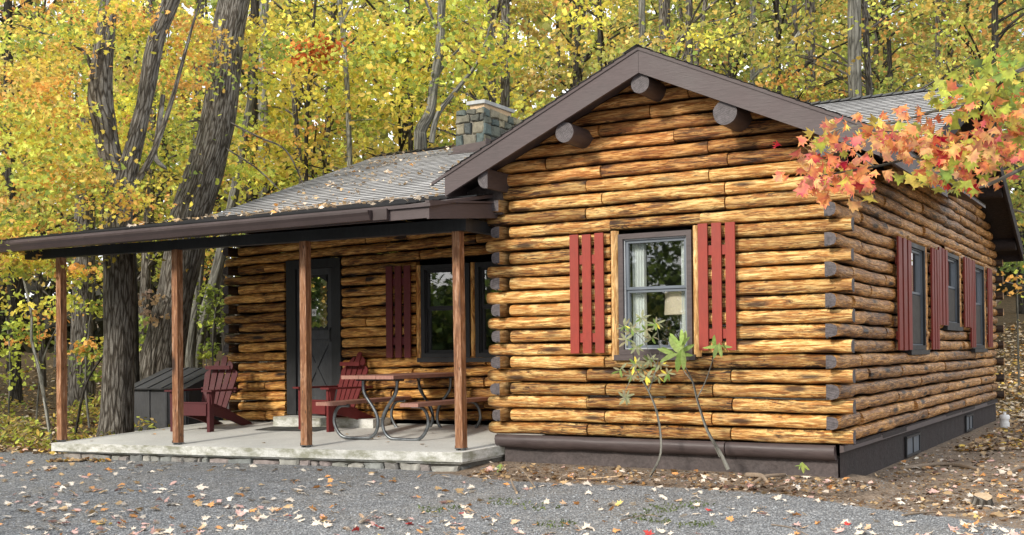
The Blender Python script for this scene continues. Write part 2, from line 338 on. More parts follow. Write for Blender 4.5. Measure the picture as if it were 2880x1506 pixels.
# ================================================================== CABIN
cabin = empty('log_cabin', 'varnished log cabin with brown trim, red shutters and a covered porch', 'cabin')
C = .135; W = 3.449; E = .156; BU = .06; TI = .05; D = 1.6
def fn(*a): return mn.noise(a)
def segment(mb, T, u0, u1, zb, h=C, b=BU, mat=0, ends=('flat', 'flat'), endmat=(None, None), rough=1.0, step=.07, zslope=None):
    if u1-u0 < .02: return
    n = max(2, int((u1-u0)/step)+1); sd = random.random()*100; tone = random.random(); prof = 10; g = .0045; po = random.uniform(-.010, .010)*rough; ts = random.uniform(-.004, .004)*min(1, .8/(u1-u0))
    ou, ov = random.random()*40, random.random()*40
    us = [u0]+[u0+.015]+[u0+.015+(u1-u0-.03)*i/n for i in range(1, n)]+[u1-.015, u1] if u1-u0 > .08 else [u0, u1]
    vs = []; uvs = []; tn = []; K = prof+3
    for i, u in enumerate(us):
        rr = 1+.13*rough*fn(u*1.9, sd, 0)+.08*rough*fn(u*6, sd, 2); zo = .007*rough*fn(u*1.1, sd, 5)+ts*(u-(u0+u1)/2); sc = 1
        dA, dB = u-u0, u1-u
        if ends[0] == 'round': sc *= min(1, .72+.28*math.sqrt(min(1, dA/.05)))
        elif dA < .01: sc *= .95
        if ends[1] == 'round': sc *= min(1, .72+.28*math.sqrt(min(1, dB/.05)))
        elif dB < .01: sc *= .95
        z0 = zb+(zslope(u) if zslope else 0)
        hh = h-2*g; zm = z0+h/2+zo
        pts = [(-TI, -.5)]+[((b+po)*rr*(max(0, math.sin(math.pi*(j/prof)))**.32)*(1+.07*rough*fn(u*3.5, sd, j*.9)), -.5+j/prof) for j in range(prof+1)]+[(-TI, .5)]
        for j, (nn, zz) in enumerate(pts):
            wob = 1+.15*rough*fn(u*2.3, sd+9, 0 if zz < 0 else 4)
            vs.append(T(u, nn*(sc if nn > 0 else 1), zm+zz*hh*(sc if sc < .99 else 1)*wob)); uvs.append((u+ou, ov+zz*h*1.35+nn*.3))
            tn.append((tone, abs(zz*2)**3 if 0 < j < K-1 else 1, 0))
    m = len(us); fs = [(i*K+j, (i+1)*K+j, (i+1)*K+j+1, i*K+j+1) for i in range(m-1) for j in range(K-1)]+[((i)*K+K-1, (i+1)*K+K-1, (i+1)*K, i*K) for i in range(m-1)]
    mb.add(vs, fs, mat, uvs, tn, True)
    for e, em in ((0, endmat[0]), (m-1, endmat[1])):
        mb.add([vs[e*K+j] for j in range(K)], [tuple(range(K)) if e == 0 else tuple(range(K-1, -1, -1))], mat if em is None else em,
               [uvs[e*K+j] for j in range(K)], (tone, .2, 0))
def wall(mb, T, rows, openings, joints, b=BU, mat=0, rough=1.0, gap=.006, zslope=None, h=C, matfn=None, step=.07):
    for (k, u0, u1, ends, em) in rows:
        zb = k*h; zc = zb+h/2; cuts = [(u0, u1)]
        for (a, c, z0, z1) in openings:
            if z0-.02 < zc < z1+.02:
                nc = []
                for (p, q) in cuts:
                    if c <= p or a >= q: nc.append((p, q)); continue
                    if a > p: nc.append((p, a))
                    if c < q: nc.append((c, q))
                cuts = nc
        for (p, q) in cuts:
            js = [j for j in joints(k) if p+.12 < j < q-.12]; pts = [p]+js+[q]
            for i in range(len(pts)-1):
                a = pts[i]+(gap if i else 0); c = pts[i+1]-(gap if i < len(pts)-2 else 0)
                ea = ends[0] if abs(a-u0) < 1e-4 else 'flat'; eb = ends[1] if abs(c-u1) < 1e-4 else 'flat'
                ma = em[0] if abs(a-u0) < 1e-4 else None; mc = em[1] if abs(c-u1) < 1e-4 else None
                segment(mb, T, a, c, zb, h, b, matfn(k) if matfn else mat, (ea, eb), (ma, mc), rough, step, zslope)
RS = .459; RX = -1.66; RZ = 3.65               # front ell roof: slope, ridge x, ridge top z at the fascia
def soffit(x): return RZ-.20-RS*abs(x-RX)
# --- front gable wall (faces -y)
mb = MB(); rows = []
for k in range(0, 26):
    zc = (k+.5)*C
    if k <= 16:
        if k % 2 == 0: rows.append((k, -W-E+random.uniform(-.02, .02), E+random.uniform(-.006, .006), ('round' if random.random() < .75 else 'flat', 'flat'), (None, 1)))
        else: rows.append((k, -W+.115, -TI-.004, ('flat', 'flat'), (None, None)))
    else:
        half = (RZ-.08-(k+.02)*C)/RS
        if half < .15: continue
        a, c = max(-W-.03, RX-half), min(.06 if k > 17 else E, RX+half)
        if k == 25: half = min(half, .5); a, c = RX-half, RX+half
        if k == 17: a = -W+.115
        rows.append((k, a, c, ('flat', 'flat'), (None, None)))
jl = {0: (-2.46, -.97, ), 1: (-2.26, -1.15), 2: (-2.46, -.95), 3: (-2.25, -1.14), 4: (-2.46, -.96), 5: (-2.26, -1.14), 6: (), 16: (-2.45, -1.0), 17: (-2.27, -1.0), 18: (-2.44, -1.15), 19: (-2.28, -.97), 20: (-2.9, -1.16), 21: (-1.5, ), 22: (-2.3, -.9), 23: (-1.75, ), 24: (-1.35,), 25: (-1.9,)}
wall(mb, lambda u, n, z: (u, -n, min(z, RZ-.082-RS*abs(u-RX))), rows, [(-2.185, -1.245, .765, 2.115)], lambda k: jl.get(k, ()), matfn=lambda k: 2 if k > 18 else 0)
# small header log pieces over the window
segment(mb, lambda u, n, z: (u, -n, z), -2.20, -1.245, 2.035, .122, .058, 0)
for k in range(1, 17, 2):
    mb.box((-.042, -E-.012, k*C+.002), (-.022, -E-.004, k*C+.018), 3); mb.box((-W+.018, -E-.016, k*C+.002), (-W+.036, -E-.006, k*C+.018), 3)
mb.build('front_wall', ['front_log_wood', 'log_end_paint', 'gable_log_wood', 'black_metal'], cabin, 'front gable wall of honey coloured logs')
# --- right side wall (faces +x)
def mainroof(y): return 4.335-.36*(6-y) if y <= 6 else 4.335-.42*(y-6)
mb = MB(); rows = []; L = 9.98
for k in range(0, 31):
    if k <= 17:
        if k % 2 == 1: rows.append((k, -E+random.uniform(-.006, .006), L-.05, ('flat', 'flat'), (1, None)))
        else: rows.append((k, .055, L-.05, ('flat', 'flat'), (None, None)))
    else:
        z = (k+.8)*C
        y0 = 6-(4.335-.17-z)/.36; y1 = 6+(4.335-.17-z)/.42
        if z < 2.62: y0 = .05
        if y1-y0 < .4: continue
        rows.append((k, max(y0, .05), min(y1, L+.1), ('flat', 'flat'), (None, None)))
sj = {}
for k in range(40): sj[k] = [ (.55 if k % 2 else .95)+i*1.45+random.uniform(-.25, .25) for i in range(8)]
sideop = [(2.86, 3.86, .80, 2.06), (5.14, 6.28, 1.09, 2.10), (7.38, 8.57, .80, 2.09)]
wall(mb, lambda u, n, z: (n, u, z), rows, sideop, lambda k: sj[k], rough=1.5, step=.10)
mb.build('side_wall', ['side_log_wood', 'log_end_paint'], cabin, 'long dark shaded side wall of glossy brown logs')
mb = MB()    # back wall with ends poking past the side wall, and inner/left walls
rows = [(k, -9.0, E if k % 2 == 0 else -.05, ('flat', 'flat'), (None, None)) for k in range(0, 20)]
wall(mb, lambda u, n, z: (u, L+n, z), rows, [], lambda k: [-7.5+random.random(), -5+random.random(), -2.5+random.random()], step=.25)
mb.build('back_wall', ['side_log_wood'], cabin)
mb = MB()    # left wall of the front ell: odd courses poke out to the front
rows = [(k, -E+random.uniform(-.012, .012) if k % 2 else .055, D+.02, ('flat', 'flat'), (1, None)) for k in range(0, 19)]
wall(mb, lambda u, n, z: (-W-n, u, z), rows, [], lambda k: [.9], step=.12)
o_ = mb.build('side_wall', ['trim_wood', 'log_end_paint'], cabin, 'short log wall beside the porch with brown painted log ends')
# --- porch wall (faces -y at D)
XL = -8.80
zs = lambda x: .012+(x+4.7)*.0222
mb = MB(); rows = []
for k in range(0, 18):
    if k % 2 == 0: rows.append((k, XL-E+random.uniform(-.02, .02), -W-.06, ('round', 'flat'), (None, None)))
    else: rows.append((k, XL+.11, -W-.06, ('flat', 'flat'), (None, None)))
pj = {k: [(-8.2 if k % 3 == 0 else -20), (-6.45 if k % 4 == 1 else -20), -5.85+random.uniform(-.3, .3) if k < 6 or k > 14 else -20, -4.5+random.uniform(-.4, .4) if k < 6 or k > 14 else -20] for k in range(20)}
wall(mb, lambda u, n, z: (u, D-n, z), rows, [(-7.84, -6.85, .0, 2.12), (-5.66, -3.5, .77, 1.96)], lambda k: pj[k], rough=1.7, zslope=zs)
mb.build('porch_wall', ['porch_log_wood', 'log_end_paint'], cabin, 'recessed porch wall of dark flecked golden logs')
mb = MB()    # left end wall of the porch wing
rows = [(k, -E-.02 if k % 2 else .055, 8.4, ('flat', 'flat'), (1, None)) for k in range(0, 19)]
wall(mb, lambda u, n, z: (XL-n, D+u, z), rows, [], lambda k: [2.5, 5.5], step=.3, zslope=lambda u: zs(XL))
rows = []
for k in range(19, 30):
    z = (k+.9)*C; y0 = 6-(4.2-z)/.36; y1 = 6+(4.2-z)/.42
    if y1-y0 > .3: rows.append((k, y0-D, min(y1-D, 8.4), ('flat', 'flat'), (None, None)))
wall(mb, lambda u, n, z: (XL-n, D+u, z), rows, [], lambda k: [], step=.4)
mb.build('side_wall', ['side_log_wood', 'log_end_paint'], cabin, 'far left end wall of the cabin beyond the porch')
# --- sill log + foundation
mb = MB()
for (a, c) in ((-W-.06, -1.02), (-1.012, -.005)):
    n = 30; vs = []; pr = [(-.03, 0), (-.085, -.012), (-.10, -.05), (-.085, -.10), (-.05, -.132), (.02, -.14)]
    for i in range(n+1):
        x = a+(c-a)*i/n
        for (y, z) in pr: vs.append((x, y*(1+.10*fn(x*3, z*9, a)), z*(1+.07*fn(x*2, 5, a))-.003))
    mb.add(vs, [(i*6+j, i*6+j+1, (i+1)*6+j+1, (i+1)*6+j) for i in range(n) for j in range(5)], 0, None, None, True)
    mb.add([(a, y, z) for y, z in pr], [tuple(range(5, -1, -1))], 0); mb.add([(c, y, z) for y, z in pr], [tuple(range(6))], 0)
mb.prism([(.03, -.03, -.003), (.062, -.03, -.01), (.068, -.03, -.06), (.03, -.03, -.07)], (0, 9.9, 0))
mb.build('sill_log', ['brown_paint'], cabin, 'rounded brown painted sill log along the base')
mb = MB()
def rough_face(p0, du, dz_, nu, nv, amp, nrm):
    p0 = Vector(p0); du = Vector(du); dz_ = Vector(dz_); nrm = Vector(nrm); vs = []
    for i in range(nu+1):
        for j in range(nv+1):
            q = p0+du*(i/nu)+dz_*(j/nv); vs.append(q+nrm*amp*(fn(q.x*7, q.y*7, q.z*9)+.6*fn(q.x*19, q.y*19, q.z*19)))
    mb.add(vs, [(i*(nv+1)+j, (i+1)*(nv+1)+j, (i+1)*(nv+1)+j+1, i*(nv+1)+j+1) for i in range(nu) for j in range(nv)], 0, None, None, True)
rough_face((-W, .012, -.75), (W, 0, 0), (0, 0, .62), 150, 16, .010, (0, -1, 0))
mb2 = mb; mb = MB(); rough_face((.02, .012, -.75), (0, 9.95, 0), (0, 0, .735), 150, 12, .006, (1, 0, 0)); mb, mb3 = mb2, mb
mb.box((-W, .03, -.75), (.0, 9.9, -.12)); mb.box((XL, D, -.75), (-W, 9.9, -.10))
for y in np.arange(.6, 9.8, 1.2): mb3.box((.01, y-.3, -.05), (.055+.012*random.random(), y+.85, -.004))
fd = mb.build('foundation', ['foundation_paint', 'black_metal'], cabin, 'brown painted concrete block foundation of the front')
fs_ = mb3.build('foundation', ['side_foundation_eave_shade'], cabin, 'nearly black foundation under the side wall')
def vent(y0, y1, z0, z1):
    m = MB(); m.box((.030, y0, z0), (.050, y1, z0+.025)); m.box((.030, y0, z1-.025), (.050, y1, z1))
    m.box((.030, y0, z0+.025), (.048, y0+.025, z1-.025)); m.box((.030, y1-.025, z0+.025), (.048, y1, z1-.025)); m.box((.030, (y0+y1)/2-.01, z0+.025), (.046, (y0+y1)/2+.01, z1-.025))
    v = m.build('vent', ['dark_trim_paint'], fs_); m = MB(); m.box((.028, y0+.02, z0+.02), (.036, y1-.02, z1-.02)); m.build('screen', ['sash_grey_vinyl'], v)
vent(2.75, 3.5, -.35, -.12); vent(6.8, 7.4, -.34, -.11)

# --- roofs
def roof_strip(mb, O, across, down, width, length, rows=None, t=.008, jitter=.003, clip=None):
    """stepped shingle courses. O = ridge corner, across unit, down unit (sloping)"""
    O = Vector(O); A = Vector(across); Dn = Vector(down); N = A.cross(Dn).normalized()
    if N.z < 0: N = -N
    h = .135; n = int(length/h)+1; tone = [(random.random(), 0, 0)]
    for i in range(n):
        a = i*h; b = min((i+1)*h, length)
        if b-a < .02: continue
        segs = max(1, int(width/.9))
        for s_ in range(segs):
            w0 = width*s_/segs; w1 = width*(s_+1)/segs; jt = random.uniform(0, jitter)
            if clip:
                if not clip(O+A*(w0+w1)/2+Dn*(a+b)/2): continue
            p = [O+A*w0+Dn*a+N*0, O+A*w1+Dn*a+N*0, O+A*w1+Dn*(b+.004)+N*(t+jt), O+A*w0+Dn*(b+.004)+N*(t+jt)]
            q = [p[3], p[2], O+A*w1+Dn*(b+.004)-N*.003, O+A*w0+Dn*(b+.004)-N*.003]
            mb.add(p, [(0, 1, 2, 3)], 0, [(w0, -a), (w1, -a), (w1, -b), (w0, -b)]); mb.add(q, [(0, 1, 2, 3)], 1, None, (0, 0, 0))
def nv(*a): return Vector(a).normalized()
YF = -.50                                        # ell fascia plane
mb = MB(); up = .03; LL = 2.36
for s_ in (-1, 1):
    dn = nv(s_, 0, -RS); O = Vector((RX, YF-.03, RZ+up))
    roof_strip(mb, O, (0, 1, 0), dn, 6.2, LL)
    # deck under the shingles
    e = O+dn*LL
    mb.prism([O+Vector((0, .02, -.005)), e+Vector((0, .02, -.005)), e+Vector((0, .02, -.035)), O+Vector((0, .02, -.035))], (0, 6.2, 0), 2)
for i in range(44): # ridge caps
    y = YF-.04+i*.14
    for s_ in (-1, 1):
        mb.add([(RX, y, RZ+up+.014), (RX, y+.15, RZ+up+.03), (RX+s_*.15, y+.15, RZ+up+.03-.15*RS), (RX+s_*.15, y, RZ+up+.014-.15*RS)], [(0, 1, 2, 3)], 0, [(0, 0), (.1, 0), (.1, .1), (0, .1)])
mb.build('roof', ['asphalt_shingle', 'black_metal', 'fascia_paint'], cabin, 'grey shingled roof of the front gable')
mb = MB(); FD = .215
for s_ in (-1, 1):                               # rake fascia boards
    e = 2.17; p = [(RX, YF, RZ), (RX+s_*e, YF, RZ-RS*e), (RX+s_*e, YF, RZ-RS*e-FD*.93), (RX, YF, RZ-FD)]
    if s_ < 0: p = p[::-1]
    mb.prism([(q[0]+s_*.0012, q[1], q[2]) for q in p], (0, .035, 0))
    p = [(RX, YF-.012, RZ+.028), (RX+s_*(e+.16), YF-.012, RZ+.028-RS*(e+.16)), (RX+s_*(e+.16), YF-.012, RZ-.002-RS*(e+.16)), (RX, YF-.012, RZ-.002)]
    mb.prism([(q[0]+s_*.0012, q[1], q[2]) for q in (p if s_ > 0 else p[::-1])], (0, .03, 0))
    # eave fascia running back
    xe = RX+s_*e; z1 = RZ-RS*e; mb.box((xe-.02 if s_ < 0 else xe-.012, YF+.036, z1-.20), (xe+.012 if s_ < 0 else xe+.02, 2.6 if s_ > 0 else 1.2, z1-.002))
    # soffit
    mb.add([(RX, YF+.035, RZ-.075), (RX+s_*e, YF+.035, RZ-.075-RS*e), (RX+s_*e, 3.0, RZ-.075-RS*e), (RX, 3.0, RZ-.075)], [(0, 1, 2, 3)], 1)
mb.build('fascia', ['fascia_paint', 'brown_paint'], cabin, 'wide brown fascia boards of the front gable')
def purlin(x, z, r, y1=.03, half=None):
    m = MB(); pts = []
    n = 22; ring = []
    for j in range(n):
        a = 2*math.pi*j/n; rr = r*(1+.05*fn(math.cos(a)*2+x, math.sin(a)*2, 1))
        cx = math.cos(a)*rr
        if half == 'r': cx = min(cx, r*.15)
        ring.append((x+cx, z+math.sin(a)*rr))
    zc = lambda p: min(p[1], soffit(p[0])+.10)
    ring = [(p[0], zc(p)) for p in ring]
    v = [(p[0], YF+.045, p[1]) for p in ring]+[(p[0], y1, p[1]) for p in ring]
    m.add(v, [(j, (j+1) % n, n+(j+1) % n, n+j) for j in range(n)], 1, None, None, True); m.add(v[:n], [tuple(range(n-1, -1, -1))], 0)
    m.build('purlin', ['log_end_paint', 'brown_paint'], cabin)
purlin(-1.665, 3.345, .092); purlin(-2.466, 2.972, .098); purlin(-.842, 2.98, .112); purlin(-3.36, 2.60, .10, half='r'); purlin(.03, 2.60, .10)
# closing panel between porch roof and ell eave
mb = MB(); mb.prism([(-3.92, -.10, 2.28), (-3.40, -.10, 2.28), (-3.40, -.10, 2.68), (-3.60, -.10, 2.62), (-3.92, -.10, 2.50)], (0, .05, 0)); mb.build('closing_panel', ['foundation_paint'], cabin)
# main cross roof
YB, ZB = 1.85, 2.852; YE, ZE = -1.25, 2.292; XE0, XE1 = -9.6, .42
mb = MB()
dn = nv(0, YB-6, ZB-4.352); LN = math.hypot(YB-6, ZB-4.352)
clip = lambda p: not (RX-2.3 < p.x < RX+2.3 and p.z < RZ-RS*abs(p.x-RX)-.02 and p.y < 5)
roof_strip(mb, (XE0, 6, 4.352), (1, 0, 0), dn, 6.2, LN)                       # left part above the porch
roof_strip(mb, (XE0+6.2, 6, 4.352), (1, 0, 0), nv(0, -4, -1.44), XE1-XE0-6.2, 3.9/math.cos(math.atan(.36)), clip=clip)
dn2 = nv(0, YE-YB, ZE-ZB); roof_strip(mb, (XE0-.7, YB, ZB), (1, 0, 0), dn2, -3.78-XE0+.7, math.hypot(YE-YB, ZE-ZB))
roof_strip(mb, (-3.78, YB, ZB), (1, 0, 0), dn2, .28, math.hypot(YE-YB, ZE-ZB)-.85)
dnb = nv(0, 4.4, -4.4*.42); roof_strip(mb, (XE0, 6, 4.352), (1, 0, 0), dnb, XE1-XE0, 4.45/math.cos(math.atan(.42)))
# decks
for (a, b_, x0, x1) in (((6, 4.345), (YB, ZB-.007), XE0, XE0+6.2), ((YB, ZB-.007), (YE, ZE-.007), XE0-.7, -3.5), ((6, 4.345), (2.1, 2.93), -1.5, XE1), ((6, 4.345), (10.45, 2.475), XE0, XE1)):
    mb.prism([(x0, a[0], a[1]), (x0, b_[0], b_[1]), (x0, b_[0], b_[1]-.035), (x0, a[0], a[1]-.035)], (x1-x0, 0, 0), 2)
for i in range(70):
    x = XE0+i*.143
    for s_ in (-1, 1): mb.add([(x, 6, 4.375), (x+.155, 6, 4.39), (x+.155, 6+s_*.15, 4.39-.06), (x, 6+s_*.15, 4.375-.06)], [(0, 1, 2, 3)], 1 if s_ < 0 and i % 1 == 0 else 0, [(0, 0), (.1, 0), (.1, .1), (0, .1)])
mb.build('roof', ['asphalt_shingle', 'black_metal', 'fascia_paint'], cabin, 'long grey shingled main roof sloping down over the porch')
mb = MB()                                         # right cross gable rakes and soffit, eave shade painted as near black
for (y1, sl) in ((2.15, .36), (10.42, .42)):
    a = [(XE1-.03, 6, 4.33), (XE1-.03, y1, 4.33-sl*abs(y1-6)), (XE1-.03, y1, 4.33-sl*abs(y1-6)-.2), (XE1-.03, 6, 4.13)]
    mb.prism(a if y1 > 6 else a[::-1], (.035, 0, 0))
    mb.add([(-.1, 6, 4.23), (XE1-.03, 6, 4.23), (XE1-.03, y1, 4.23-sl*abs(y1-6)), (-.1, y1, 4.23-sl*abs(y1-6))], [(0, 1, 2, 3)], 0)
mb.box((-9, 10.40, 2.27), (XE1-.035, 10.43, 2.46))
mb.build('fascia', ['side_foundation_eave_shade'], cabin, 'brown fascia of the far right gable end, coloured dark for shade')
for (y, z) in ((9.9, 2.52), (8.3, 3.2), (6, 4.02)):
    mb = MB(); mb.tube([(-.1, y, z), (XE1-.05, y, z)], .10, 14); mb.build('purlin', ['side_foundation_eave_shade'], cabin)  # purlins coloured near black for the eave shade
mb = MB()                                         # porch eave, beam, return fascia
mb.box((XE0-.7, YE+.03, 2.145), (-3.56, YE+.055, 2.275))
mb.prism([(-3.56, YE+.03, 2.135), (-3.50, -.02, 2.25), (-3.50, -.02, 2.40), (-3.56, YE+.03, 2.285)], (.028, 0, 0))
mb.prism([(-3.56, YE+.0, 2.288), (-3.50, -.02, 2.403), (-3.50, -.02, 2.422), (-3.56, YE+.0, 2.307)], (.05, 0, 0))
mb.build('fascia', ['fascia_paint'], cabin, 'brown porch eave board with its short return')
mb = MB()
mb.add([(XE0-.65, YE+.055, 2.20), (-3.56, YE+.055, 2.20), (-3.5, D, 2.62), (XE0-.65, D, 2.62)], [(0, 1, 2, 3)], 0)
mb.build('porch_ceiling', ['dark_trim_paint'], cabin)
mb = MB(); mb.prism([(-10.08, -.825, 2.088), (-3.58, -.50, 2.088), (-3.58, -.50, 2.21), (-10.08, -.825, 2.20)], (0, .115, 0)); mb.box((-3.68, -.38, 2.095), (-3.60, D, 2.215))
mb.build('porch_beam', ['dark_trim_paint'], cabin)
def gprof(z): return [(YE+.028, z+.005), (YE+.028, z-.105), (YE-.05, z-.105), (YE-.065, z-.06), (YE-.085, z-.03), (YE-.085, z-.008), (YE-.075, z-.008), (YE-.075, z-.024), (YE-.055, z-.055), (YE-.04, z-.092), (YE+.018, z-.092), (YE+.018, z+.005)]
mb = MB(); x0, x1 = -10.6, -4.18; za, zb_ = 2.243, 2.262
a = [(x0, y, z) for y, z in gprof(za)]; b_ = [(x1, y, z) for y, z in gprof(zb_)]; n = len(a)
mb.add(a+b_, [(i, (i+1) % n, n+(i+1) % n, n+i) for i in range(n)], 0); mb.add([(x1, YE+.028, 2.262), (x1, YE-.08, 2.25), (x1, YE-.05, 2.157), (x1, YE+.028, 2.157)], [(0, 1, 2, 3)], 0)
g = mb.build('gutter', ['gutter_metal'], cabin, 'brown metal rain gutter along the porch eave')
mb = MB(); mb.box((-4.17, YE-.02, 2.155), (-4.0, YE+.028, 2.262)); mb.build('gutter_end', ['gutter_metal'], g)
# chimney
mb = MB(); cx0, cx1, cy0, cy1, cz0, cz1 = -7.50, -6.96, 5.32, 6.75, 3.7, 4.80
mb.box((cx0+.03, cy0+.03, cz0), (cx1-.03, cy1-.03, cz1-.02), 1)
def stones(O, du, dv, wu, hv, nrm, sizes=(.14, .30), hs=(.09, .2), depth=.05, m=None):
    m = m or mb; O = Vector(O); du = Vector(du); dv = Vector(dv); nrm = Vector(nrm); z = 0
    while z < hv-.03:
        h = min(random.uniform(*hs), hv-z); u = 0
        if hv-z-h < .05: h = hv-z
        while u < wu-.02:
            w = min(random.uniform(*sizes), wu-u)
            if wu-u-w < .06: w = wu-u
            g = .009; k = 10; pts = []
            j = lambda s=.02: random.uniform(-s, s)
            c = [(u+g+j(), z+g+j()), (u+w*.5, z+g+j(.006)), (u+w-g+j(), z+g+j()), (u+w-g, z+h*.5), (u+w-g+j(), z+h-g+j()), (u+w*.5, z+h-g+j(.006)), (u+g+j(), z+h-g+j()), (u+g, z+h*.5)]
            dp = depth*random.uniform(.6, 1.1); cu, cz_ = u+w/2, z+h/2; tn = (random.random(), 0, 0)
            back = [O+du*p[0]+dv*p[1]-nrm*.02 for p in c]; mid = [O+du*p[0]+dv*p[1]+nrm*dp*.6 for p in c]
            fr = [O+du*(cu+(p[0]-cu)*.82)+dv*(cz_+(p[1]-cz_)*.8)+nrm*dp*random.uniform(.9, 1.08) for p in c]
            m.add(back+mid+fr, [(i, (i+1) % 8, 8+(i+1) % 8, 8+i) for i in range(8)]+[(8+i, 8+(i+1) % 8, 16+(i+1) % 8, 16+i) for i in range(8)]+[tuple(range(16, 24))], 0, None, tn)
            u += w
        z += h
stones((cx0, cy0+.03, cz0+.2), (1, 0, 0), (0, 0, 1), cx1-cx0, cz1-cz0-.2, (0, -1, 0), (.12, .28), (.09, .22))
stones((cx1-.03, cy0, cz0+.2), (0, 1, 0), (0, 0, 1), cy1-cy0, cz1-cz0-.2, (1, 0, 0), (.16, .34), (.09, .2))
stones((cx0+.03, cy0, cz0+.2), (0, 1, 0), (0, 0, 1), cy1-cy0, cz1-cz0-.2, (-1, 0, 0), (.16, .34), (.09, .2))
chm = mb.build('chimney', ['chimney_stone', 'mortar'], cabin, 'square chimney of grey green and tan fieldstone')
mb = MB(); mb.box((cx0+.22, cy0-.02, cz1+.055), (cx1+.03, cy1-.5, cz1+.11), 0); mb.box((cx0+.26, cy0+.03, cz1-.02), (cx1-.01, cy1-.54, cz1+.053), 1); mb.build('chimney_cap', ['chimney_cap', 'cut_wood'], chm)
mb = MB(); mb.prism([(cx0-.03, cy0-.045, 4.055), (cx1+.05, cy0-.045, 4.055), (cx1+.05, cy0-.045, 4.235), (cx0-.03, cy0-.045, 4.20)], (0, .03, 0)); mb.box((cx1+.045, cy0-.04, 4.0), (cx1+.06, cy1, 4.28)); mb.prism([(cx0-.03, cy0-.20, 4.045), (cx1+.05, cy0-.20, 4.045), (cx1+.05, cy0-.05, 4.10), (cx0-.03, cy0-.05, 4.10)], (0, 0, .006)); mb.build('flashing', ['brown_paint'], chm)

# --- porch slab, stones, posts, step
def slabz(x, y): return -.155+.011*(x+3.6)+.055*(y+.6)
mb = MB(); top = [(-3.588, -.591), (-3.455, .02), (-3.46, D+.06), (-9.15, D+.06), (-9.38, .257), (-9.527, -.864)]
tp = [(x, y, slabz(x, y)) for x, y in top]
n = len(tp); low = [(x, y, z-.098) for x, y, z in tp]
mb.add(tp+low, [tuple(range(n)), tuple(range(2*n-1, n-1, -1))]+[(i, n+i, n+(i+1) % n, (i+1) % n) for i in range(n)], 0)
inn = [(-3.63, -.555), (-3.49, .02), (-3.49, 1.5), (-9.1, 1.5), (-9.33, .26), (-9.47, -.80)]
mb.add([(x, y, slabz(x, y)-.098) for x, y in inn]+[(x, y, slabz(x, y)-.125) for x, y in inn], [(i, n+i, n+(i+1) % n, (i+1) % n) for i in range(n)], 0)
slab = mb.build('porch_slab', ['concrete'], cabin, 'pale concrete porch slab with mossy edge')
mb = MB(); i0, i1 = Vector((-9.40, -.765, 0)), Vector((-3.67, -.52, 0)); du = (i1-i0).normalized(); nrm = Vector((du.y, -du.x, 0))
ln = (i1-i0).length; z0 = -.52
for s_ in range(5):
    a = i0+du*(ln*s_/5); zt = slabz(a.x+.2, a.y)-.127; stones((a.x, a.y, z0), du, (0, 0, 1), ln/5-.004, zt-z0, nrm, (.10, .42), (.06, .17), .06)
stones((-3.66, -.50, z0), (.02, .95, 0), (0, 0, 1), .5, .22, (1, 0, 0), (.15, .3), (.09, .14), .03)
q = [(x, y, -.6) for x, y in ((-9.36, -.74), (-3.69, -.50), (-3.52, .02), (-3.52, 1.4), (-9.0, 1.4))]; q2 = [(x, y, slabz(x, y)-.124) for x, y, z in q]
mb.add(q+q2, [(i, (i+1) % 5, 5+(i+1) % 5, 5+i) for i in range(5)], 1)
mb.build('stone_footing', ['fieldstone', 'mortar'], cabin, 'low mortared fieldstone footing under the porch slab')
for i, (x, y, lab) in enumerate(((-3.668, -.488, 'porch post nearest the log gable'), (-5.623, -.602, 'porch post in front of the dark door'), (-7.50, -.698, 'porch post beside the left red chair'), (-9.466, -.777, 'porch post at the far left end'))):
    m = MB(); s_ = .089; x -= s_-.018; zt = 2.09; zb_ = slabz(x, y)+.022
    xt = x-.02 if i == 0 else x
    yt = y
    pts = []
    bt = [(x, y), (x+s_, y), (x+s_, y+s_), (x, y+s_)]; tt = [(xt, yt), (xt+s_, yt), (xt+s_, yt+s_), (xt, yt+s_)]
    N = 12; ou = random.random()*20
    for q in range(4):
        p0, p1 = bt[q], bt[(q+1) % 4]; t0, t1 = tt[q], tt[(q+1) % 4]; vs = []; uv = []
        for r in range(N+1):
            f = r/N
            for w, (pb, pt) in enumerate(((p0, t0), (p1, t1))):
                vs.append((pb[0]+(pt[0]-pb[0])*f, pb[1]+(pt[1]-pb[1])*f, zb_+(zt-zb_)*f)); uv.append((ou+f*2.3, q*3+w*.09))
        m.add(vs, [(2*r, 2*r+1, 2*r+3, 2*r+2) for r in range(N)], 0, uv, (.3+.1*i, 0, 0))
    m.add([(a[0], a[1], zb_) for a in bt], [(3, 2, 1, 0)], 0)
    po = m.build('porch_post', ['cedar_wood'], cabin, 'square cedar '+lab)
    m = MB(); z_ = slabz(x, y); m.box((x-.006, y-.006, zb_-.002), (x+s_+.006, y+s_+.006, zb_+.006)); m.box((x+.0, y+.01, z_), (x+.02, y+.07, zb_-.003)); m.box((x+.07, y+.01, z_), (x+.089, y+.07, zb_-.003)); m.box((x-.004, y-.005, zb_+.006), (x-.001, y+s_, zb_+.03))
    m.build('post_base', ['galvanised_tube'], po)
    if i == 0:
        m = MB(); m.box((xt-.004, yt-.004, 2.10), (xt+s_+.004, yt+s_+.01, 2.215)); m.build('post_cap', ['fascia_paint'], po)
mb = MB(); mb.box((-7.70, 1.16, -.12), (-6.05, D-.07, .022)); 
tag(mb.build('doorstep', ['concrete'], None), 'low pale concrete step in front of the dark porch door', 'step')
mb = MB(); vs = []
for i in range(13):
    for j in range(6):
        x = -7.62+i*.085; y = .70+j*.075; vs.append((x, y, slabz(x, y)+.008+.014*max(0, fn(x*4, y*4, 2))))
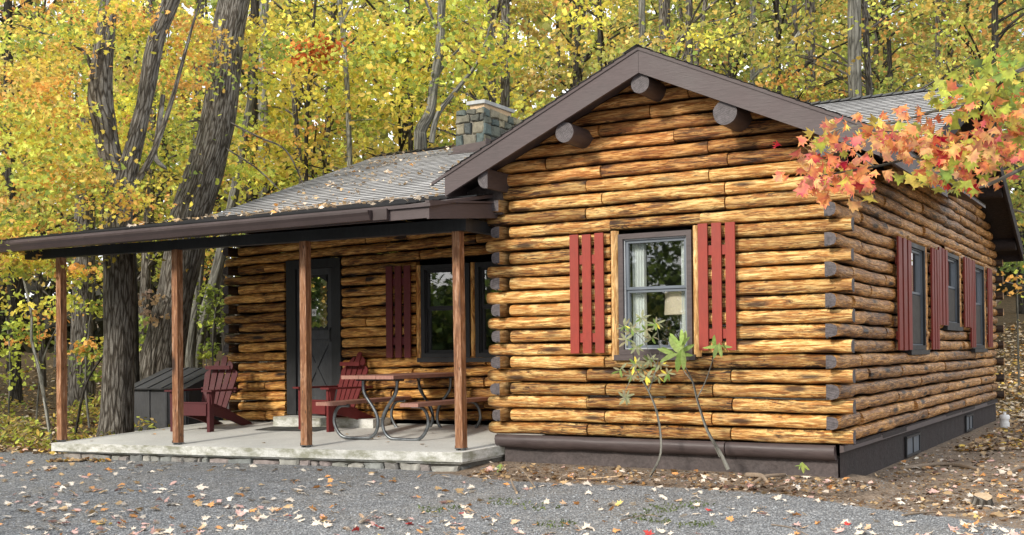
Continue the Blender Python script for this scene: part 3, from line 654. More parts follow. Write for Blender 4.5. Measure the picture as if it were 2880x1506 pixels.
mb.add(vs, [(i*6+j, (i+1)*6+j, (i+1)*6+j+1, i*6+j+1) for i in range(12) for j in range(5)], 0, None, None, True)
tag(mb.build('doormat', ['mat_rubber'], None), 'thin dark rumpled doormat lying on the porch slab before the step', 'mat')

# ------------------------------------------------------------------ windows, shutters, door
def frame_rect(m, T, u0, u1, z0, z1, w, n0, n1, mat=0):
    for (a, b_, c, d) in ((u0, u1, z1-w, z1), (u0, u1, z0, z0+w), (u0, u0+w, z0+w, z1-w), (u1-w, u1, z0+w, z1-w)):
        pts = [T(x, y, z) for x in (a, b_) for y in (n0, n1) for z in (c, d)]
        v = [Vector(p) for p in pts]; m.add([v[0], v[4], v[6], v[2], v[1], v[5], v[7], v[3]], [(0, 3, 2, 1), (4, 5, 6, 7), (0, 1, 5, 4), (1, 2, 6, 5), (2, 3, 7, 6), (3, 0, 4, 7)], mat)
def bx(m, T, u0, u1, n0, n1, z0, z1, mat=0, uvr=False):
    v = [Vector(T(x, y, z)) for x in (u0, u1) for y in (n0, n1) for z in (z0, z1)]
    ou = random.random()*9; uv = None
    if uvr:
        lo = [(x, y, z) for x in (u0, u1) for y in (n0, n1) for z in (z0, z1)]; q = [((z if z1-z0 > u1-u0 else x)+ou, (x if z1-z0 > u1-u0 else z)+y+ou) for x, y, z in lo]
        uv = [q[i] for i in (0, 4, 6, 2, 1, 5, 7, 3)]
    m.add([v[i] for i in (0, 4, 6, 2, 1, 5, 7, 3)], [(0, 3, 2, 1), (4, 5, 6, 7), (0, 1, 5, 4), (1, 2, 6, 5), (2, 3, 7, 6), (3, 0, 4, 7)], mat, uv, (random.random(), 0, 0))
TF = lambda u, n, z: (u, -n, z); TS = lambda u, n, z: (n, u, z); TP = lambda u, n, z: (u, D-n, z)
def window(T, u0, u1, z0, z1, zmeet, label, frame='brown_paint', sash='sash_grey_vinyl', curtains=False, fw=.05, pale=True, nin=0.0, screen=False):
    m = MB(); frame_rect(m, T, u0, u1, z0, z1, fw, -.05, .062); w = m.build('window', [frame], cabin, label)
    a, b_, c, d = u0+fw+.002, u1-fw-.002, z0+fw+.002, z1-fw-.002
    m = MB(); frame_rect(m, T, a, b_, c, d, .011, -.04, .034, 0 if pale else 1); frame_rect(m, T, a+.012, b_-.012, (zmeet+.012), d-.012, .026, -.03, .016, 1); frame_rect(m, T, a+.012, b_-.012, c+.012, zmeet+.010, .026, -.05, .0, 1)
    m.build('sash', ['sash_pale_vinyl', sash], w)
    m = MB(); bx(m, T, a+.037, b_-.037, -.006, -.003, zmeet+.037, d-.037); bx(m, T, a+.037, b_-.037, -.026, -.022, c+.037, zmeet-.017); m.build('pane', ['window_glass'], w)
    if screen:
        m = MB(); bx(m, T, a+.02, b_-.02, .012, .014, c+.02, zmeet); m.build('insect_screen', ['interior_dark'], w)
    m = MB(); bx(m, T, u0-.04, u1+.04, -.02, .095, z0-.055, z0-.002); m.build('sill', [frame], w)
    m = MB(); e = .45; dp = -1.3
    P8 = [T(u0-e, -.07, z0-.3), T(u1+e, -.07, z0-.3), T(u1+e, -.07, z1+.2), T(u0-e, -.07, z1+.2), T(u0-e, dp, z0-.3), T(u1+e, dp, z0-.3), T(u1+e, dp, z1+.2), T(u0-e, dp, z1+.2)]
    m.add(P8, [(4, 5, 6, 7), (0, 1, 5, 4), (1, 2, 6, 5), (2, 3, 7, 6), (3, 0, 4, 7)]); m.build('room', ['interior_dark'], w)
    if curtains:
        for (p, q) in ((a+.03, a+.17), (b_-.11, b_-.03)):
            m = MB(); N = 24; vs = []
            for i in range(N+1):
                u = p+(q-p)*i/N; nn = -.10+.018*math.sin(i*1.25)
                vs += [T(u, nn, c), T(u, nn, d)]
            m.add(vs, [(2*i, 2*i+2, 2*i+3, 2*i+1) for i in range(N)], 0, None, None, True); m.build('curtain', ['curtain_cloth'], w)
    return w
def trim(T, parts, parent, mat='trim_wood'):
    for (u0, u1, z0, z1) in parts:
        m = MB()
        n = 16; vs = []; uv = []; ver = z1-z0 > u1-u0; ou = random.random()*30; s = random.random()*50
        for i in range(n+1):
            f = i/n
            for j in range(6):
                g = j/5; wv = 1+.08*fn(f*5, s, 0)
                if ver: u, z = u0+(u1-u0)*(.5+(g-.5)*wv), z0+(z1-z0)*f; t = (ou+z, g*(u1-u0)+s)
                else: u, z = u0+(u1-u0)*f, z0+(z1-z0)*(.5+(g-.5)*wv); t = (ou+u, g*(z1-z0)+s)
                vs.append(T(u, .03+.045*math.sin(math.pi*g)**.5*(1+.1*fn(f*7, s, g)), z)); uv.append(t)
        m.add(vs, [(i*6+j, (i+1)*6+j, (i+1)*6+j+1, i*6+j+1) for i in range(n) for j in range(5)], 0, uv, (random.uniform(.5, .9), .1, 0), True)
        m.build('trim', [mat], parent)
def shutter(T, u0, u1, z0, z1, mat, label, n=.075, slats=3, zr=None):
    m = MB(); gap = .115*(u1-u0); w = (u1-u0-gap*(slats-1))/slats; zr = zr or (z0+.155, z1-.25)
    for i in range(slats):
        a = u0+i*(w+gap); bx(m, T, a, a+w, n+.020, n+.040, z0+random.uniform(-.004, .004), z1+random.uniform(-.004, .004))
    for z in zr: bx(m, T, u0+.015, u1-.015, n, n+.019, z-.045, z+.045)
    return m.build('shutter', [mat], cabin, label)
w1 = window(TF, -2.094, -1.333, .815, 1.993, 1.436, 'front double hung window with white curtains', curtains=True)
trim(TF, [(-2.185, -2.098, .765, 2.03), (-1.328, -1.25, .79, 2.03)], w1)
# table lamp behind the glass
lamp = empty('table_lamp', 'beige drum lampshade seen behind the front window pane', 'lamp', (-1.56, .24, .7))
m = MB(); R0 = .165
vs = []
for i in range(33):
    a = 2*math.pi*i/32; vs += [(math.cos(a)*R0, math.sin(a)*R0, .50), (math.cos(a)*R0*.93, math.sin(a)*R0*.93, .745)]
m.add(vs, [(2*i, 2*i+2, 2*i+3, 2*i+1) for i in range(32)], 0, None, None, True); m.build('lamp_shade', ['shade_cloth'], lamp)
m = MB(); m.tube([(0, 0, 0), (0, 0, .02), (0, 0, .021), (0, 0, .5)], [.08, .08, .015, .015], 14); m.build('lamp_stem', ['sash_pale_vinyl'], lamp)
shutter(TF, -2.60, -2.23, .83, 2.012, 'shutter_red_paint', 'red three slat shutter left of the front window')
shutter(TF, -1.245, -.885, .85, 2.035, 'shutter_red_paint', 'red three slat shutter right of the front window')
for (a, b_, c, d, lab) in ((2.87, 3.86, .83, 2.04, 'tall side window nearest the front corner'), (5.15, 6.27, 1.13, 2.09, 'short middle side window'), (7.39, 8.56, .83, 2.08, 'tall side window farthest back')):
    ww = window(TS, a, b_, c, d, c+(d-c)*.52, lab, frame='dark_trim_paint', sash='sash_grey_vinyl', pale=False, screen=True)
    trim(TS, [(b_+.004, b_+.08, c-.03, d), (a-.03, b_+.1, d+.002, d+.07)], ww, 'side_log_wood')
for (a, b_, c, d, lab) in ((2.15, 2.82, .83, 2.03, 'red shutter at the near edge of the first side window'), (4.02, 4.47, .83, 2.045, 'tall red shutter between the first and middle side windows'), (4.50, 5.10, 1.13, 2.09, 'short red shutter left of the middle side window'),
                           (6.42, 6.95, 1.13, 2.10, 'short red shutter right of the middle side window'), (6.98, 7.36, .85, 2.09, 'tall red shutter before the farthest side window'), (8.66, 9.08, .85, 2.07, 'farthest red shutter on the side wall')):
    shutter(TS, a, b_, c, d, 'side_shutter_shaded', lab, .07)
TPz = TP
w2 = window(TP, -5.575, -4.85, .785, 1.945, 1.392, 'left dark porch window reflecting sky', frame='dark_trim_paint', sash='dark_trim_paint', pale=False, fw=.055)
trim(TP, [(-5.655, -5.58, .78, 1.95), (-4.842, -4.775, .80, 1.95)], w2, 'porch_log_wood')
window(TP, -4.77, -4.02, .785, 1.945, 1.392, 'right dark porch window half hidden by log ends', frame='dark_trim_paint', sash='dark_trim_paint', pale=False, fw=.055)
shutter(TP, -6.08, -5.70, .79, 1.95, 'porch_shutter_shaded', 'red shutter on the porch wall, coloured darker for shade', zr=(1.0, 1.75))
# door
m = MB()
bx(m, TP, -7.79, -7.63, -.05, .07, .03, 2.11); bx(m, TP, -7.01, -6.86, -.05, .07, .03, 2.11); bx(m, TP, -7.629, -7.011, -.05, .068, 1.99, 2.109); bx(m, TP, -7.629, -7.011, -.05, .05, .03, .075)
df = m.build('door_frame', ['dark_trim_paint'], cabin, 'dark painted door frame')
m = MB(); a, b_, z0, z1, zl = -7.625, -7.015, .08, 1.985, 1.16
for (p, q, r, s_) in ((a, a+.075, z0, z1), (b_-.075, b_, z0, z1), (a+.075, b_-.075, z1-.08, z1), (a+.075, b_-.075, zl-.12, zl), (a+.075, b_-.075, z0, z0+.2)): bx(m, TP, p, q, .0, .035, r, s_)
bx(m, TP, a+.075, b_-.075, -.005, .012, z0+.2, zl-.12)
def bar(m, T, p, q, w, n0, n1):
    d = Vector((q[0]-p[0], q[1]-p[1])).normalized(); o = Vector((-d.y, d.x))*w/2
    c = [(p[0]+o.x, p[1]+o.y), (q[0]+o.x, q[1]+o.y), (q[0]-o.x, q[1]-o.y), (p[0]-o.x, p[1]-o.y)]
    v = [Vector(T(x, n1, z)) for x, z in c]; m.prism(v, Vector(T(0, n0, 0))-Vector(T(0, n1, 0)))
bar(m, TP, (a+.09, z0+.22), (b_-.09, zl-.14), .06, .012, .030); bar(m, TP, (a+.09, zl-.14), (b_-.09, z0+.22), .06, .012, .026)
door = m.build('door', ['door_paint'], cabin, 'dark charcoal storm door with crossbuck lower panel and scalloped glass')
m = MB(); bx(m, TP, a+.075, b_-.075, .004, .008, zl, z1-.08); m.build('pane', ['window_glass'], door)
m = MB(); bx(m, TP, a-.0, b_+.0, -.09, -.07, z0, z1); m.build('inner_door', ['interior_wood'], door, 'varnished inner door behind the glass')
m = MB()   # scalloped valance round the glass
def scallop(p0, p1, inward, amp=.022, n=7):
    p0 = Vector(p0); p1 = Vector(p1); inw = Vector(inward); N = n*8; vs = []
    for i in range(N+1):
        f = i/N; q = p0.lerp(p1, f); k = .022+amp*abs(math.sin(math.pi*f*n)); r = q+inw*k
        vs += [TP(q.x, .018, q.y), TP(r.x, .018, r.y), TP(q.x, .010, q.y), TP(r.x, .010, r.y)]
    m.add(vs, [(4*i, 4*i+4, 4*i+5, 4*i+1) for i in range(N)]+[(4*i+1, 4*i+5, 4*i+7, 4*i+3) for i in range(N)], 0)
gx0, gx1, gz0, gz1 = a+.075, b_-.075, zl, z1-.08
scallop((gx0, gz0), (gx0, gz1), (1, 0)); scallop((gx1, gz0), (gx1, gz1), (-1, 0)); scallop((gx0, gz0), (gx1, gz0), (0, 1), .03, 5)
vs = []
for i in range(21):
    f = i/20; x = gx0+(gx1-gx0)*f; k = .03+.10*(2*abs(f-.5))**2; vs += [TP(x, .018, gz1), TP(x, .018, gz1-k)]
m.add(vs, [(2*i, 2*i+2, 2*i+3, 2*i+1) for i in range(20)], 0)
m.build('scalloped_trim', ['dark_trim_paint'], door)
m = MB(); m.tube([TP(-6.99-.045, .05, 1.02), TP(-6.99-.045, .075, 1.04), TP(-6.99-.045, .075, 1.16), TP(-6.99-.045, .05, 1.18)], .009, 8); bx(m, TP, -7.06, -7.02, .036, .05, 1.0, 1.2); m.build('handle', ['black_metal'], door)
m = MB(); sx, sz = -7.305, 1.335
sp = on(1, D, 791, 787); sx, sz = sp.x, sp.z
bx(m, TP, sx-.035, sx+.035, .009, .011, sz-.045, sz+.045, 0)
N = 24
ring = [(math.cos(2*math.pi*i/N), math.sin(2*math.pi*i/N)) for i in range(N)]
m.add([TP(sx+c*.024, .0125, sz+s_*.024) for c, s_ in ring]+[TP(sx+c*.018, .0125, sz+s_*.018) for c, s_ in ring], [(i, (i+1) % N, N+(i+1) % N, N+i) for i in range(N)], 1)
bar(m, TP, (sx-.017, sz+.014), (sx+.017, sz-.014), .005, .0125, .0135); m.mi[-6:] = [1]*6
bx(m, TP, sx-.013, sx+.012, .0118, .0122, sz-.003, sz+.003, 1)
m.build('sticker', ['white_plastic', 'black_metal'], door, 'small white no smoking sticker')

# ================================================================== FURNITURE
def adirondack(name, label, loc, rz, mat, group):
    c = empty(name, label, 'chair', loc, rz, group); I = lambda: MB()
    # local: x right, -y front; z up
    for s_ in (-1, 1):
        m = I(); m.box((s_*.295-.022, -.045, 0), (s_*.295+.022, .045, .52)); m.build('leg', [mat], c)
        m = I(); x = s_*.262     # curved side rail that becomes the rear foot
        up_ = [(-.03, .365), (.12, .355), (.30, .30), (.50, .225), (.70, .15), (.90, .07), (.98, .04)]
        lo_ = [(.98, .0), (.82, .0), (.66, .055), (.48, .115), (.30, .165), (.12, .205), (-.03, .215)]
        m.prism([(x-.014, y, z) for y, z in up_+lo_], (.028, 0, 0)); m.build('side_rail', [mat], c)
        m = I(); pts = [(-.10, -.075), (-.085, .075), (.20, .085), (.62, .03), (.66, .0), (.62, -.03), (.2, -.06)]
        m.prism([(s_*(.305+q), y, .522+.0) for y, q in pts][::s_], (0, 0, .022)); m.build('armrest', [mat], c)
        m = I(); m.prism([(s_*.315, -.035, .52), (s_*.315, .06, .52), (s_*.315, .02, .36), (s_*.315, -.02, .36)], (s_*.02, 0, 0)); m.build('arm_bracket', [mat], c)
    m = I(); m.box((-.276, -.066, .215), (.276, -.046, .365)); m.build('apron', [mat], c)
    m = I()
    for i in range(6):
        y = -.055+i*.083; z = .368-.0*i-(max(0, y-.03))*.30; m.prism([(-.285, y, z), (.285, y, z), (.285, y+.076, z-.022), (-.285, y+.076, z-.022)], (0, 0, .018))
    m.build('seat', [mat], c)
    m = I(); B = Vector((0, .40, .20)); dirb = Vector((0, .30, .80)).normalized(); nb = Vector((0, dirb.z, -dirb.y))
    hs = [.62, .74, .80, .74, .62]
    for i in range(5):
        a0 = (i-2)*R(3.2); x0 = (i-2)*.080; L_ = hs[i]; hw0, hw1 = .035, .046
        pts = []; dx = math.tan(a0)
        tp_ = [(-1, 1-.02), (-.8, 1+.02), (-.3, 1+.045), (.3, 1+.045), (.8, 1+.02), (1, 1-.02)] if i == 2 else ([(-1, .93), (-.5, .985), (.3, 1.02), (1, 1.04)] if i < 2 else [(-1, 1.04), (-.3, 1.02), (.5, .985), (1, .93)])
        prof = [(-hw0, 0), *[(q*hw1, L_*t) for q, t in tp_], (hw0, 0)]
        v = [B+Vector((x0+w+dx*h, 0, 0))+dirb*h for w, h in prof]
        m.prism([p for p in v][::-1], nb*.018)
    m.build('backrest', [mat], c)
    m = I(); m.box((-.29, .545, .50), (.29, .57, .56)); m.box((-.20, .52, .80), (.20, .545, .85)); m.build('back_brace', [mat], c)
    return c
adirondack('adirondack_chair', 'dark red adirondack chair on the left of the porch beside the storage box', (-8.44, .44, slabz(-8.44, .44)), R(7), 'chair_red_paint', 'red adirondack chairs on the porch')
adirondack('adirondack_chair', 'brighter red adirondack chair behind the picnic table near the door', (-6.66, .80, slabz(-6.66, .8)), R(-14), 'chair_bright_red_paint', 'red adirondack chairs on the porch')

pt = empty('picnic_table', 'picnic table with reddish brown boards on a bent grey tube frame', 'picnic table', (-5.15, .12, slabz(-5.15, .12)), R(4))
ZT = .735
m = MB()
for i in range(3): x = -.345+i*.232; m.box((x, -.26, ZT-.04), (x+.226, 1.38, ZT))
m.build('tabletop', ['table_board'], pt)
for s_ in (-1, 1):
    m = MB(); m.box((s_*.56-.115, -.29, .395), (s_*.56+.115, 1.40, .435)); m.build('bench_seat', ['table_board'], pt)
def catmull(pts, n=8):
    P_ = [Vector(p) for p in pts]; out = []
    for i in range(len(P_)-1):
        p0, p1, p2, p3 = P_[max(i-1, 0)], P_[i], P_[i+1], P_[min(i+2, len(P_)-1)]
        for j in range(n):
            t = j/n; out.append(.5*((2*p1)+(p2-p0)*t+(2*p0-5*p1+4*p2-p3)*t*t+(3*p1-p0-3*p2+p3)*t**3))
    out.append(P_[-1]); return out
for y in (0, 1.22):
    for s_ in (-1, 1):
        m = MB(); pts = [(.225, ZT-.045), (.225, .60), (.20, .51), (.10, .38), (.045, .28), (.032, .18), (.06, .09), (.13, .03), (.22, .019), (.33, .017), (.46, .018), (.54, .045), (.60, .12), (.63, .21), (.61, .31), (.56, .37), (.50, .385), (.42, .385)]
        m.tube(catmull([(s_*x, y, z) for x, z in pts], 5), .019, 10); m.build('leg_frame', ['galvanised_tube'], pt)
    m = MB(); m.box((-.31, y-.02, ZT-.065), (.31, y+.02, ZT-.041)); m.build('bracket', ['black_metal'], pt)
for a_ in ([(0, .02, .16), (0, .42, ZT-.05)], [(0, 1.20, .16), (0, .80, ZT-.05)]):
    m = MB(); m.tube(a_, .010, 6); m.build('brace', ['black_metal'], pt)
# storage box
sb = empty('storage_box', 'low dark grey board storage box with a sloping lid behind the left tree', 'storage box', (-10.28, 1.55, -.31), 0)
m = MB(); m.box((-.57, 0, .04), (.57, .72, .66), 0)
for x in (-.57, -.20, .17, .55): m.box((x-.002, -.018, .04), (x+.028, -.001, .68))
for y in (0.02, .34, .68): m.box((.571, y, .04), (.588, y+.03, .66))
m.prism([(.57, 0, .66), (.57, .72, .66), (.57, .72, .92)], (-1.14, 0, 0)); m.build('body', ['box_board'], sb)
m = MB(); dl = Vector((0, .80, .285)); n_ = Vector((0, -.285, .80)).normalized(); o = Vector((-.62, -.07, .655))
m.prism([o, o+Vector((1.24, 0, 0)), o+Vector((1.24, 0, 0))+dl, o+dl], n_*.02)
for x in (.18, .46, .75, 1.03): p = o+Vector((x, 0, 0))+n_*.021; m.prism([p, p+Vector((.03, 0, 0)), p+Vector((.03, 0, 0))+dl, p+dl], n_*.012)
m.build('lid', ['box_board'], sb)
m = MB(); m.box((-.72, -.13, -.10), (.72, .85, .035)); m.build('base_pad', ['concrete'], sb)
# white pipe
pp = on(2, -.36, 2503, 1077); g_ = gh(pp.x+.15, pp.y)
vp = empty('vent_pipe', 'short white plastic pipe with cap standing in the dirt past the side wall', 'pipe', (pp.x+.12, pp.y+.1, -.40))
m = MB(); m.tube([(0, 0, -.1), (0, 0, .17)], .062, 16); m.tube([(0, 0, .05), (0, 0, .12)], .072, 16); m.build('pipe', ['white_plastic'], vp)
m = MB(); m.tube([(0, 0, .171), (0, 0, .22), (0, 0, .235)], [.075, .075, .06], 16); m.tube([(0, 0, .236), (0, 0, .27)], .025, 8); m.build('cap', ['white_plastic'], vp)
m = MB(); m.box((-.11, -.11, -.09), (.11, .11, -.03+.03)); m.build('base', ['white_plastic'], vp)
# stump
sp = on(2, -.42, 2470, 1275)
st = empty('tree_stump', 'small freshly cut stump with pale top in the dirt at lower right', 'stump', (sp.x, sp.y, gh(sp.x, sp.y)))
m = MB(); m.tube([(0, 0, -.05), (0, 0, .0), (.003, 0, .05), (.004, .002, .075)], [.11, .09, .076, .072], 14, jit=.1); m.build('trunk', ['dark_bark'], st)
m = MB(); m.add([(.004+.069*math.cos(a)*(1+.06*math.sin(3*a)), .002+.069*math.sin(a), .078) for a in np.linspace(0, 2*math.pi, 14, endpoint=False)], [tuple(range(14))]); m.build('cut_face', ['cut_wood'], st); st.rotation_euler = (R(20), R(6), 0)

# ================================================================== LEAVES
MAPLE = np.array([(0, -.12), (.16, -.10), (.42, -.22), (.33, .02), (.50, .18), (.26, .22), (.30, .46), (.14, .36), (0, .62), (-.14, .36), (-.30, .46), (-.26, .22), (-.50, .18), (-.33, .02), (-.42, -.22), (-.16, -.10)])
SIMPLE = np.array([(0, -.45), (.30, -.18), (.22, .12), (.42, .30), (0, .55), (-.30, .22), (-.38, -.10)])
OVAL = np.array([(0, -.5), (.12, -.25), (.16, .05), (.10, .34), (0, .5), (-.10, .34), (-.16, .05), (-.12, -.25)])
def leaf_object(name, pos, size, nrm, colr, shape=SIMPLE, mat='foliage', parent=None, droop=.15, upv=None, origin=(0, 0, 0), vmix=.0):
    n = len(pos); k = len(shape); pos = np.asarray(pos, float); nrm = np.asarray(nrm, float); nrm /= np.linalg.norm(nrm, axis=1)[:, None]+1e-9
    if upv is None: upv = rng.normal(size=(n, 3))
    x = np.cross(upv, nrm); x /= np.linalg.norm(x, axis=1)[:, None]+1e-9; y = np.cross(nrm, x)
    sh = shape[None, :, :]*np.asarray(size)[:, None, None]
    z = -droop*np.abs(shape[:, 0])[None, :]*np.asarray(size)[:, None]*rng.uniform(.3, 1.8, n)[:, None]-droop*(shape[:, 1]**2)[None, :]*np.asarray(size)[:, None]*rng.uniform(-1, 1.5, n)[:, None]
    V = pos[:, None, :]+x[:, None, :]*sh[:, :, :1]+y[:, None, :]*sh[:, :, 1:2]+nrm[:, None, :]*z[:, :, None]
    me = bpy.data.meshes.new(name); me.vertices.add(n*k); me.vertices.foreach_set('co', (V.reshape(-1, 3)-np.array(origin)).astype(np.float32).ravel())
    me.loops.add(n*k); me.loops.foreach_set('vertex_index', np.arange(n*k, dtype=np.int32)); me.polygons.add(n)
    me.polygons.foreach_set('loop_start', np.arange(0, n*k, k, dtype=np.int32)); me.update(calc_edges=True)
    ca = me.color_attributes.new('col', 'FLOAT_COLOR', 'POINT'); cc = np.ones((n, k, 4)); cb = np.asarray(colr, float)[:, None, :]; jt_ = rng.uniform(-1, 1, (n, k, 1)); cc[:, :, :3] = np.clip(cb*(1+.14*jt_)+vmix*np.array((.10, .16, .0))*jt_, 0, 1)
    ca.data.foreach_set('color', cc.ravel()); me.materials.append(MATS[mat])
    ob = bpy.data.objects.new(name, me); col.objects.link(ob)
    if parent: ob.parent = parent
    return ob
YEL = (.96, .82, .12); YGR = (.70, .78, .14); GRN = (.28, .38, .08); DGR = (.07, .11, .03); ORG = (.90, .44, .12); RED = (.62, .12, .035); GOLD = (.85, .60, .13); OLV = (.42, .42, .10); TAN = (.55, .38, .20); PALE = (.78, .62, .22)
def pal(pl, n):
    w = np.array([p[1] for p in pl], float); w /= w.sum(); idx = rng.choice(len(pl), n, p=w); return np.array([p[0] for p in pl])[idx]
def sprays(centers, n_per, rad, flat, size, palette, tilt=.55, var=.16):
    """layered sprays of leaves round each centre"""
    ps = []; ss = []; ns = []; cs = []
    for c in centers:
        n = int(n_per*rng.uniform(.6, 1.4)); q = rng.normal(size=(n, 3))*np.array([rad, rad, rad*flat])*rng.uniform(.6, 1.3)*.55
        tiltv = rng.normal(size=3)*.25; q[:, 2] += q[:, 0]*tiltv[0]+q[:, 1]*tiltv[1]-.12*(q[:, 0]**2+q[:, 1]**2)/max(rad, .1)
        ps.append(np.array(c)+q); nn = rng.normal(size=(n, 3))*(tilt+.25); nn[:, 2] += .8; ns.append(nn)
        ss.append(size*rng.uniform(.6, 1.3, n))
        base = pal(palette, 1)[0]; other = pal(palette, n); mixf = rng.uniform(0, .32, n)[:, None]
        cs.append((base*(1-mixf)+other*mixf)*rng.uniform(1-var*1.6, 1+var, n)[:, None]*rng.uniform(.72, 1.28))
    return np.concatenate(ps), np.concatenate(ss), np.concatenate(ns), np.concatenate(cs)
def smooth_path(pts, n=6): return catmull(pts, n)
def lerp_list(vals, n):
    out = []
    for i in range(len(vals)-1):
        for j in range(n): out.append(vals[i]+(vals[i+1]-vals[i])*j/n)
    return out+[vals[-1]]
def px_r(wpx, d): return wpx/.8944/F_PX*d/2
class Tree:
    def __init__(s, label, base, name='maple_tree', cat='tree', group=None):
        s.root = empty(name, label, cat, base, 0, group); s.base = Vector(base); s.m = MB(); s.cs = []
    def limb(s, pts, rad, sides=10, jit=.18, n=6):
        s.m.tube([p-s.base for p in smooth_path(pts, n)], lerp_list(rad, n), sides, jit=jit)
    def done(s, barkm, crown=None, shape=SIMPLE, droop=.15, mat='foliage'):
        s.m.build('trunk', [barkm], s.root)
        if crown is not None:
            ps, ss, ns, cs = crown; leaf_object('crown', ps-np.array(s.base), ss, ns, cs, shape, mat, s.root, droop)
def pxline(l, d): return [P(u, v, d+(q[0] if q else 0)) for (u, v, *q) in l]
def blob(u, v, d, ru, rv, rd, n):
    out = []
    while len(out) < n:
        a, b_, c = rng.uniform(-1, 1, 3)
        if a*a+b_*b_+c*c < 1: out.append(np.array(P(u+a*ru, v+b_*rv, d+c*rd)))
    return out
LEFTPAL = [(YEL, 4), (YGR, 3.6), (GOLD, 2.2), (ORG, 2.4), (GRN, 2.6), (RED, .35), (PALE, .8)]
YPAL = [(YEL, 5), (YGR, 3.5), (GOLD, 2), (GRN, 2.2), (PALE, .6), (ORG, .4)]
# --- T1 forked tree by the slab
b1 = P(285, 1098, 15.75); b1.z = gh(b1.x, b1.y)-.03; d1 = 15.75
t = Tree('forked rough barked tree rising at the left end of the porch slab', b1)
t.limb([b1+Vector((0, 0, -.15)), P(293, 1060, d1), P(297, 900, d1), P(300, 700, d1), P(292, 560, d1), P(303, 455, d1)], [px_r(105, d1), px_r(82, d1), px_r(74, d1), px_r(76, d1), px_r(78, d1), px_r(76, d1)], 18, .12)
t.limb([P(296, 480, d1), P(275, 380, d1), P(262, 310, d1), P(252, 252, d1), P(255, 170, d1), P(268, 60, d1), P(290, -120, d1)], [px_r(60, d1), px_r(58, d1), px_r(60, d1), px_r(62, d1), px_r(54, d1), px_r(46, d1), px_r(30, d1)], 14, .14)
t.limb([P(308, 480, d1), P(322, 420, d1), P(345, 340, d1+.1), P(362, 270, d1+.2), P(374, 200, d1+.2), P(392, 100, d1+.2), P(432, 0, d1+.2), P(470, -120, d1+.3)], [px_r(60, d1), px_r(50, d1), px_r(44, d1), px_r(40, d1), px_r(46, d1), px_r(42, d1), px_r(46, d1), px_r(30, d1)], 14, .2)
t.limb([P(230, 170, d1), P(205, 125, d1), P(120, 90, d1-.3), P(40, 60, d1-.5)], [.03, .025, .018, .01], 6)
t.limb([P(345, 455, d1), P(385, 385, d1-.1), P(430, 260, d1-.1), P(480, 80, d1), P(510, -20, d1)], [px_r(20, d1), px_r(16, d1), px_r(11, d1), px_r(7, d1), px_r(5, d1)], 8)
t.limb([P(418, 425, d1+.1), P(390, 395, d1+.1), P(398, 330, d1+.2), P(410, 240, d1+.3)], [px_r(9, d1), px_r(15, d1), px_r(14, d1), px_r(12, d1)], 8)
cc = blob(60, 560, 14.8, 120, 120, 1, 26)+blob(190, 430, 15, 90, 70, .6, 12)+blob(80, 330, 15.2, 120, 140, 1, 30)+blob(110, 120, 15.4, 110, 130, 1, 26)+blob(290, 40, 15.0, 40, 40, .4, 4)+blob(310, 30, 17.4, 120, 90, .7, 16)+blob(330, 300, 17.4, 90, 200, .6, 26)+blob(290, 510, 14.9, 70, 25, .3, 6)+blob(380, 590, 15.2, 50, 30, .3, 4)+blob(470, 150, 17.4, 60, 150, .5, 14)
t.done('dark_bark', sprays(cc, 78, .55, .26, .075, LEFTPAL), MAPLE[::1], .2)
# --- T2 leaning tree
d2 = 18.6; b2 = P(402, 1010, d2); b2.z = gh(b2.x, b2.y)-.1
t = Tree('thick grey tree leaning right above the porch roof', b2)
t.limb([b2+Vector((0, 0, -.2)), P(405, 960, d2), P(418, 860, d2), P(445, 720, d2), P(465, 620, d2), P(478, 545, d2), P(512, 440, d2), P(542, 330, d2), P(558, 230, d2), P(568, 130, d2), P(590, 0, d2), P(620, -160, d2)], [px_r(w, d2) for w in (135, 112, 100, 90, 92, 98, 96, 88, 84, 82, 76, 62)], 20, .10)
t.limb([P(560, 300, d2), P(650, 345, d2-.5), P(720, 380, d2-.8), P(765, 470, d2-1)], [.022, .018, .014, .008], 6); t.limb([P(545, 360, d2), P(640, 420, d2-.4), P(705, 480, d2-.5)], [.018, .014, .008], 6)
t.limb([P(545, 320, d2), P(480, 305, d2-.3), P(400, 350, d2-.6)], [.02, .016, .01], 6)
t.done('dark_bark', sprays(blob(700, 120, 19.5, 110, 120, 1.2, 20)+blob(640, 420, 19.6, 80, 110, .8, 12)+blob(520, 60, 20, 40, 60, .5, 4), 48, .6, .28, .10, YPAL), SIMPLE, .2)
# --- dark tree just behind T1
def simple_trunk(label, pts, ws, d, barkm, crown=None, name='forest_tree', sides=12, group='trees standing behind the cabin', jit=.12, base_v=None, shape=SIMPLE, limbs=()):
    b0 = P(pts[0][0], pts[0][1], d); b0.z = gh(b0.x, b0.y)-.05
    t = Tree(label, b0, name, 'tree', group); path = [b0+Vector((0, 0, -.2))]+[p for p in pxline(pts, d) if p.z > b0.z+.15]
    w = [px_r(ws[0]*1.25, d)]+[px_r(ws[min(i, len(ws)-1)], d) for i in range(len(pts)-len(path)+1, len(pts))]
    t.limb(path, w, sides, jit)
    for (lp, lw) in limbs: t.limb(pxline(lp, d), [px_r(q, d) for q in lw], 7, .15)
    t.done(barkm, crown, shape); return t
simple_trunk('narrow almost black tree right behind the forked tree', [(338, 1000), (336, 800), (332, 640), (330, 500), (335, 300)], [26, 24, 22, 20, 14], 17.6, 'shadow_bark', group=None)
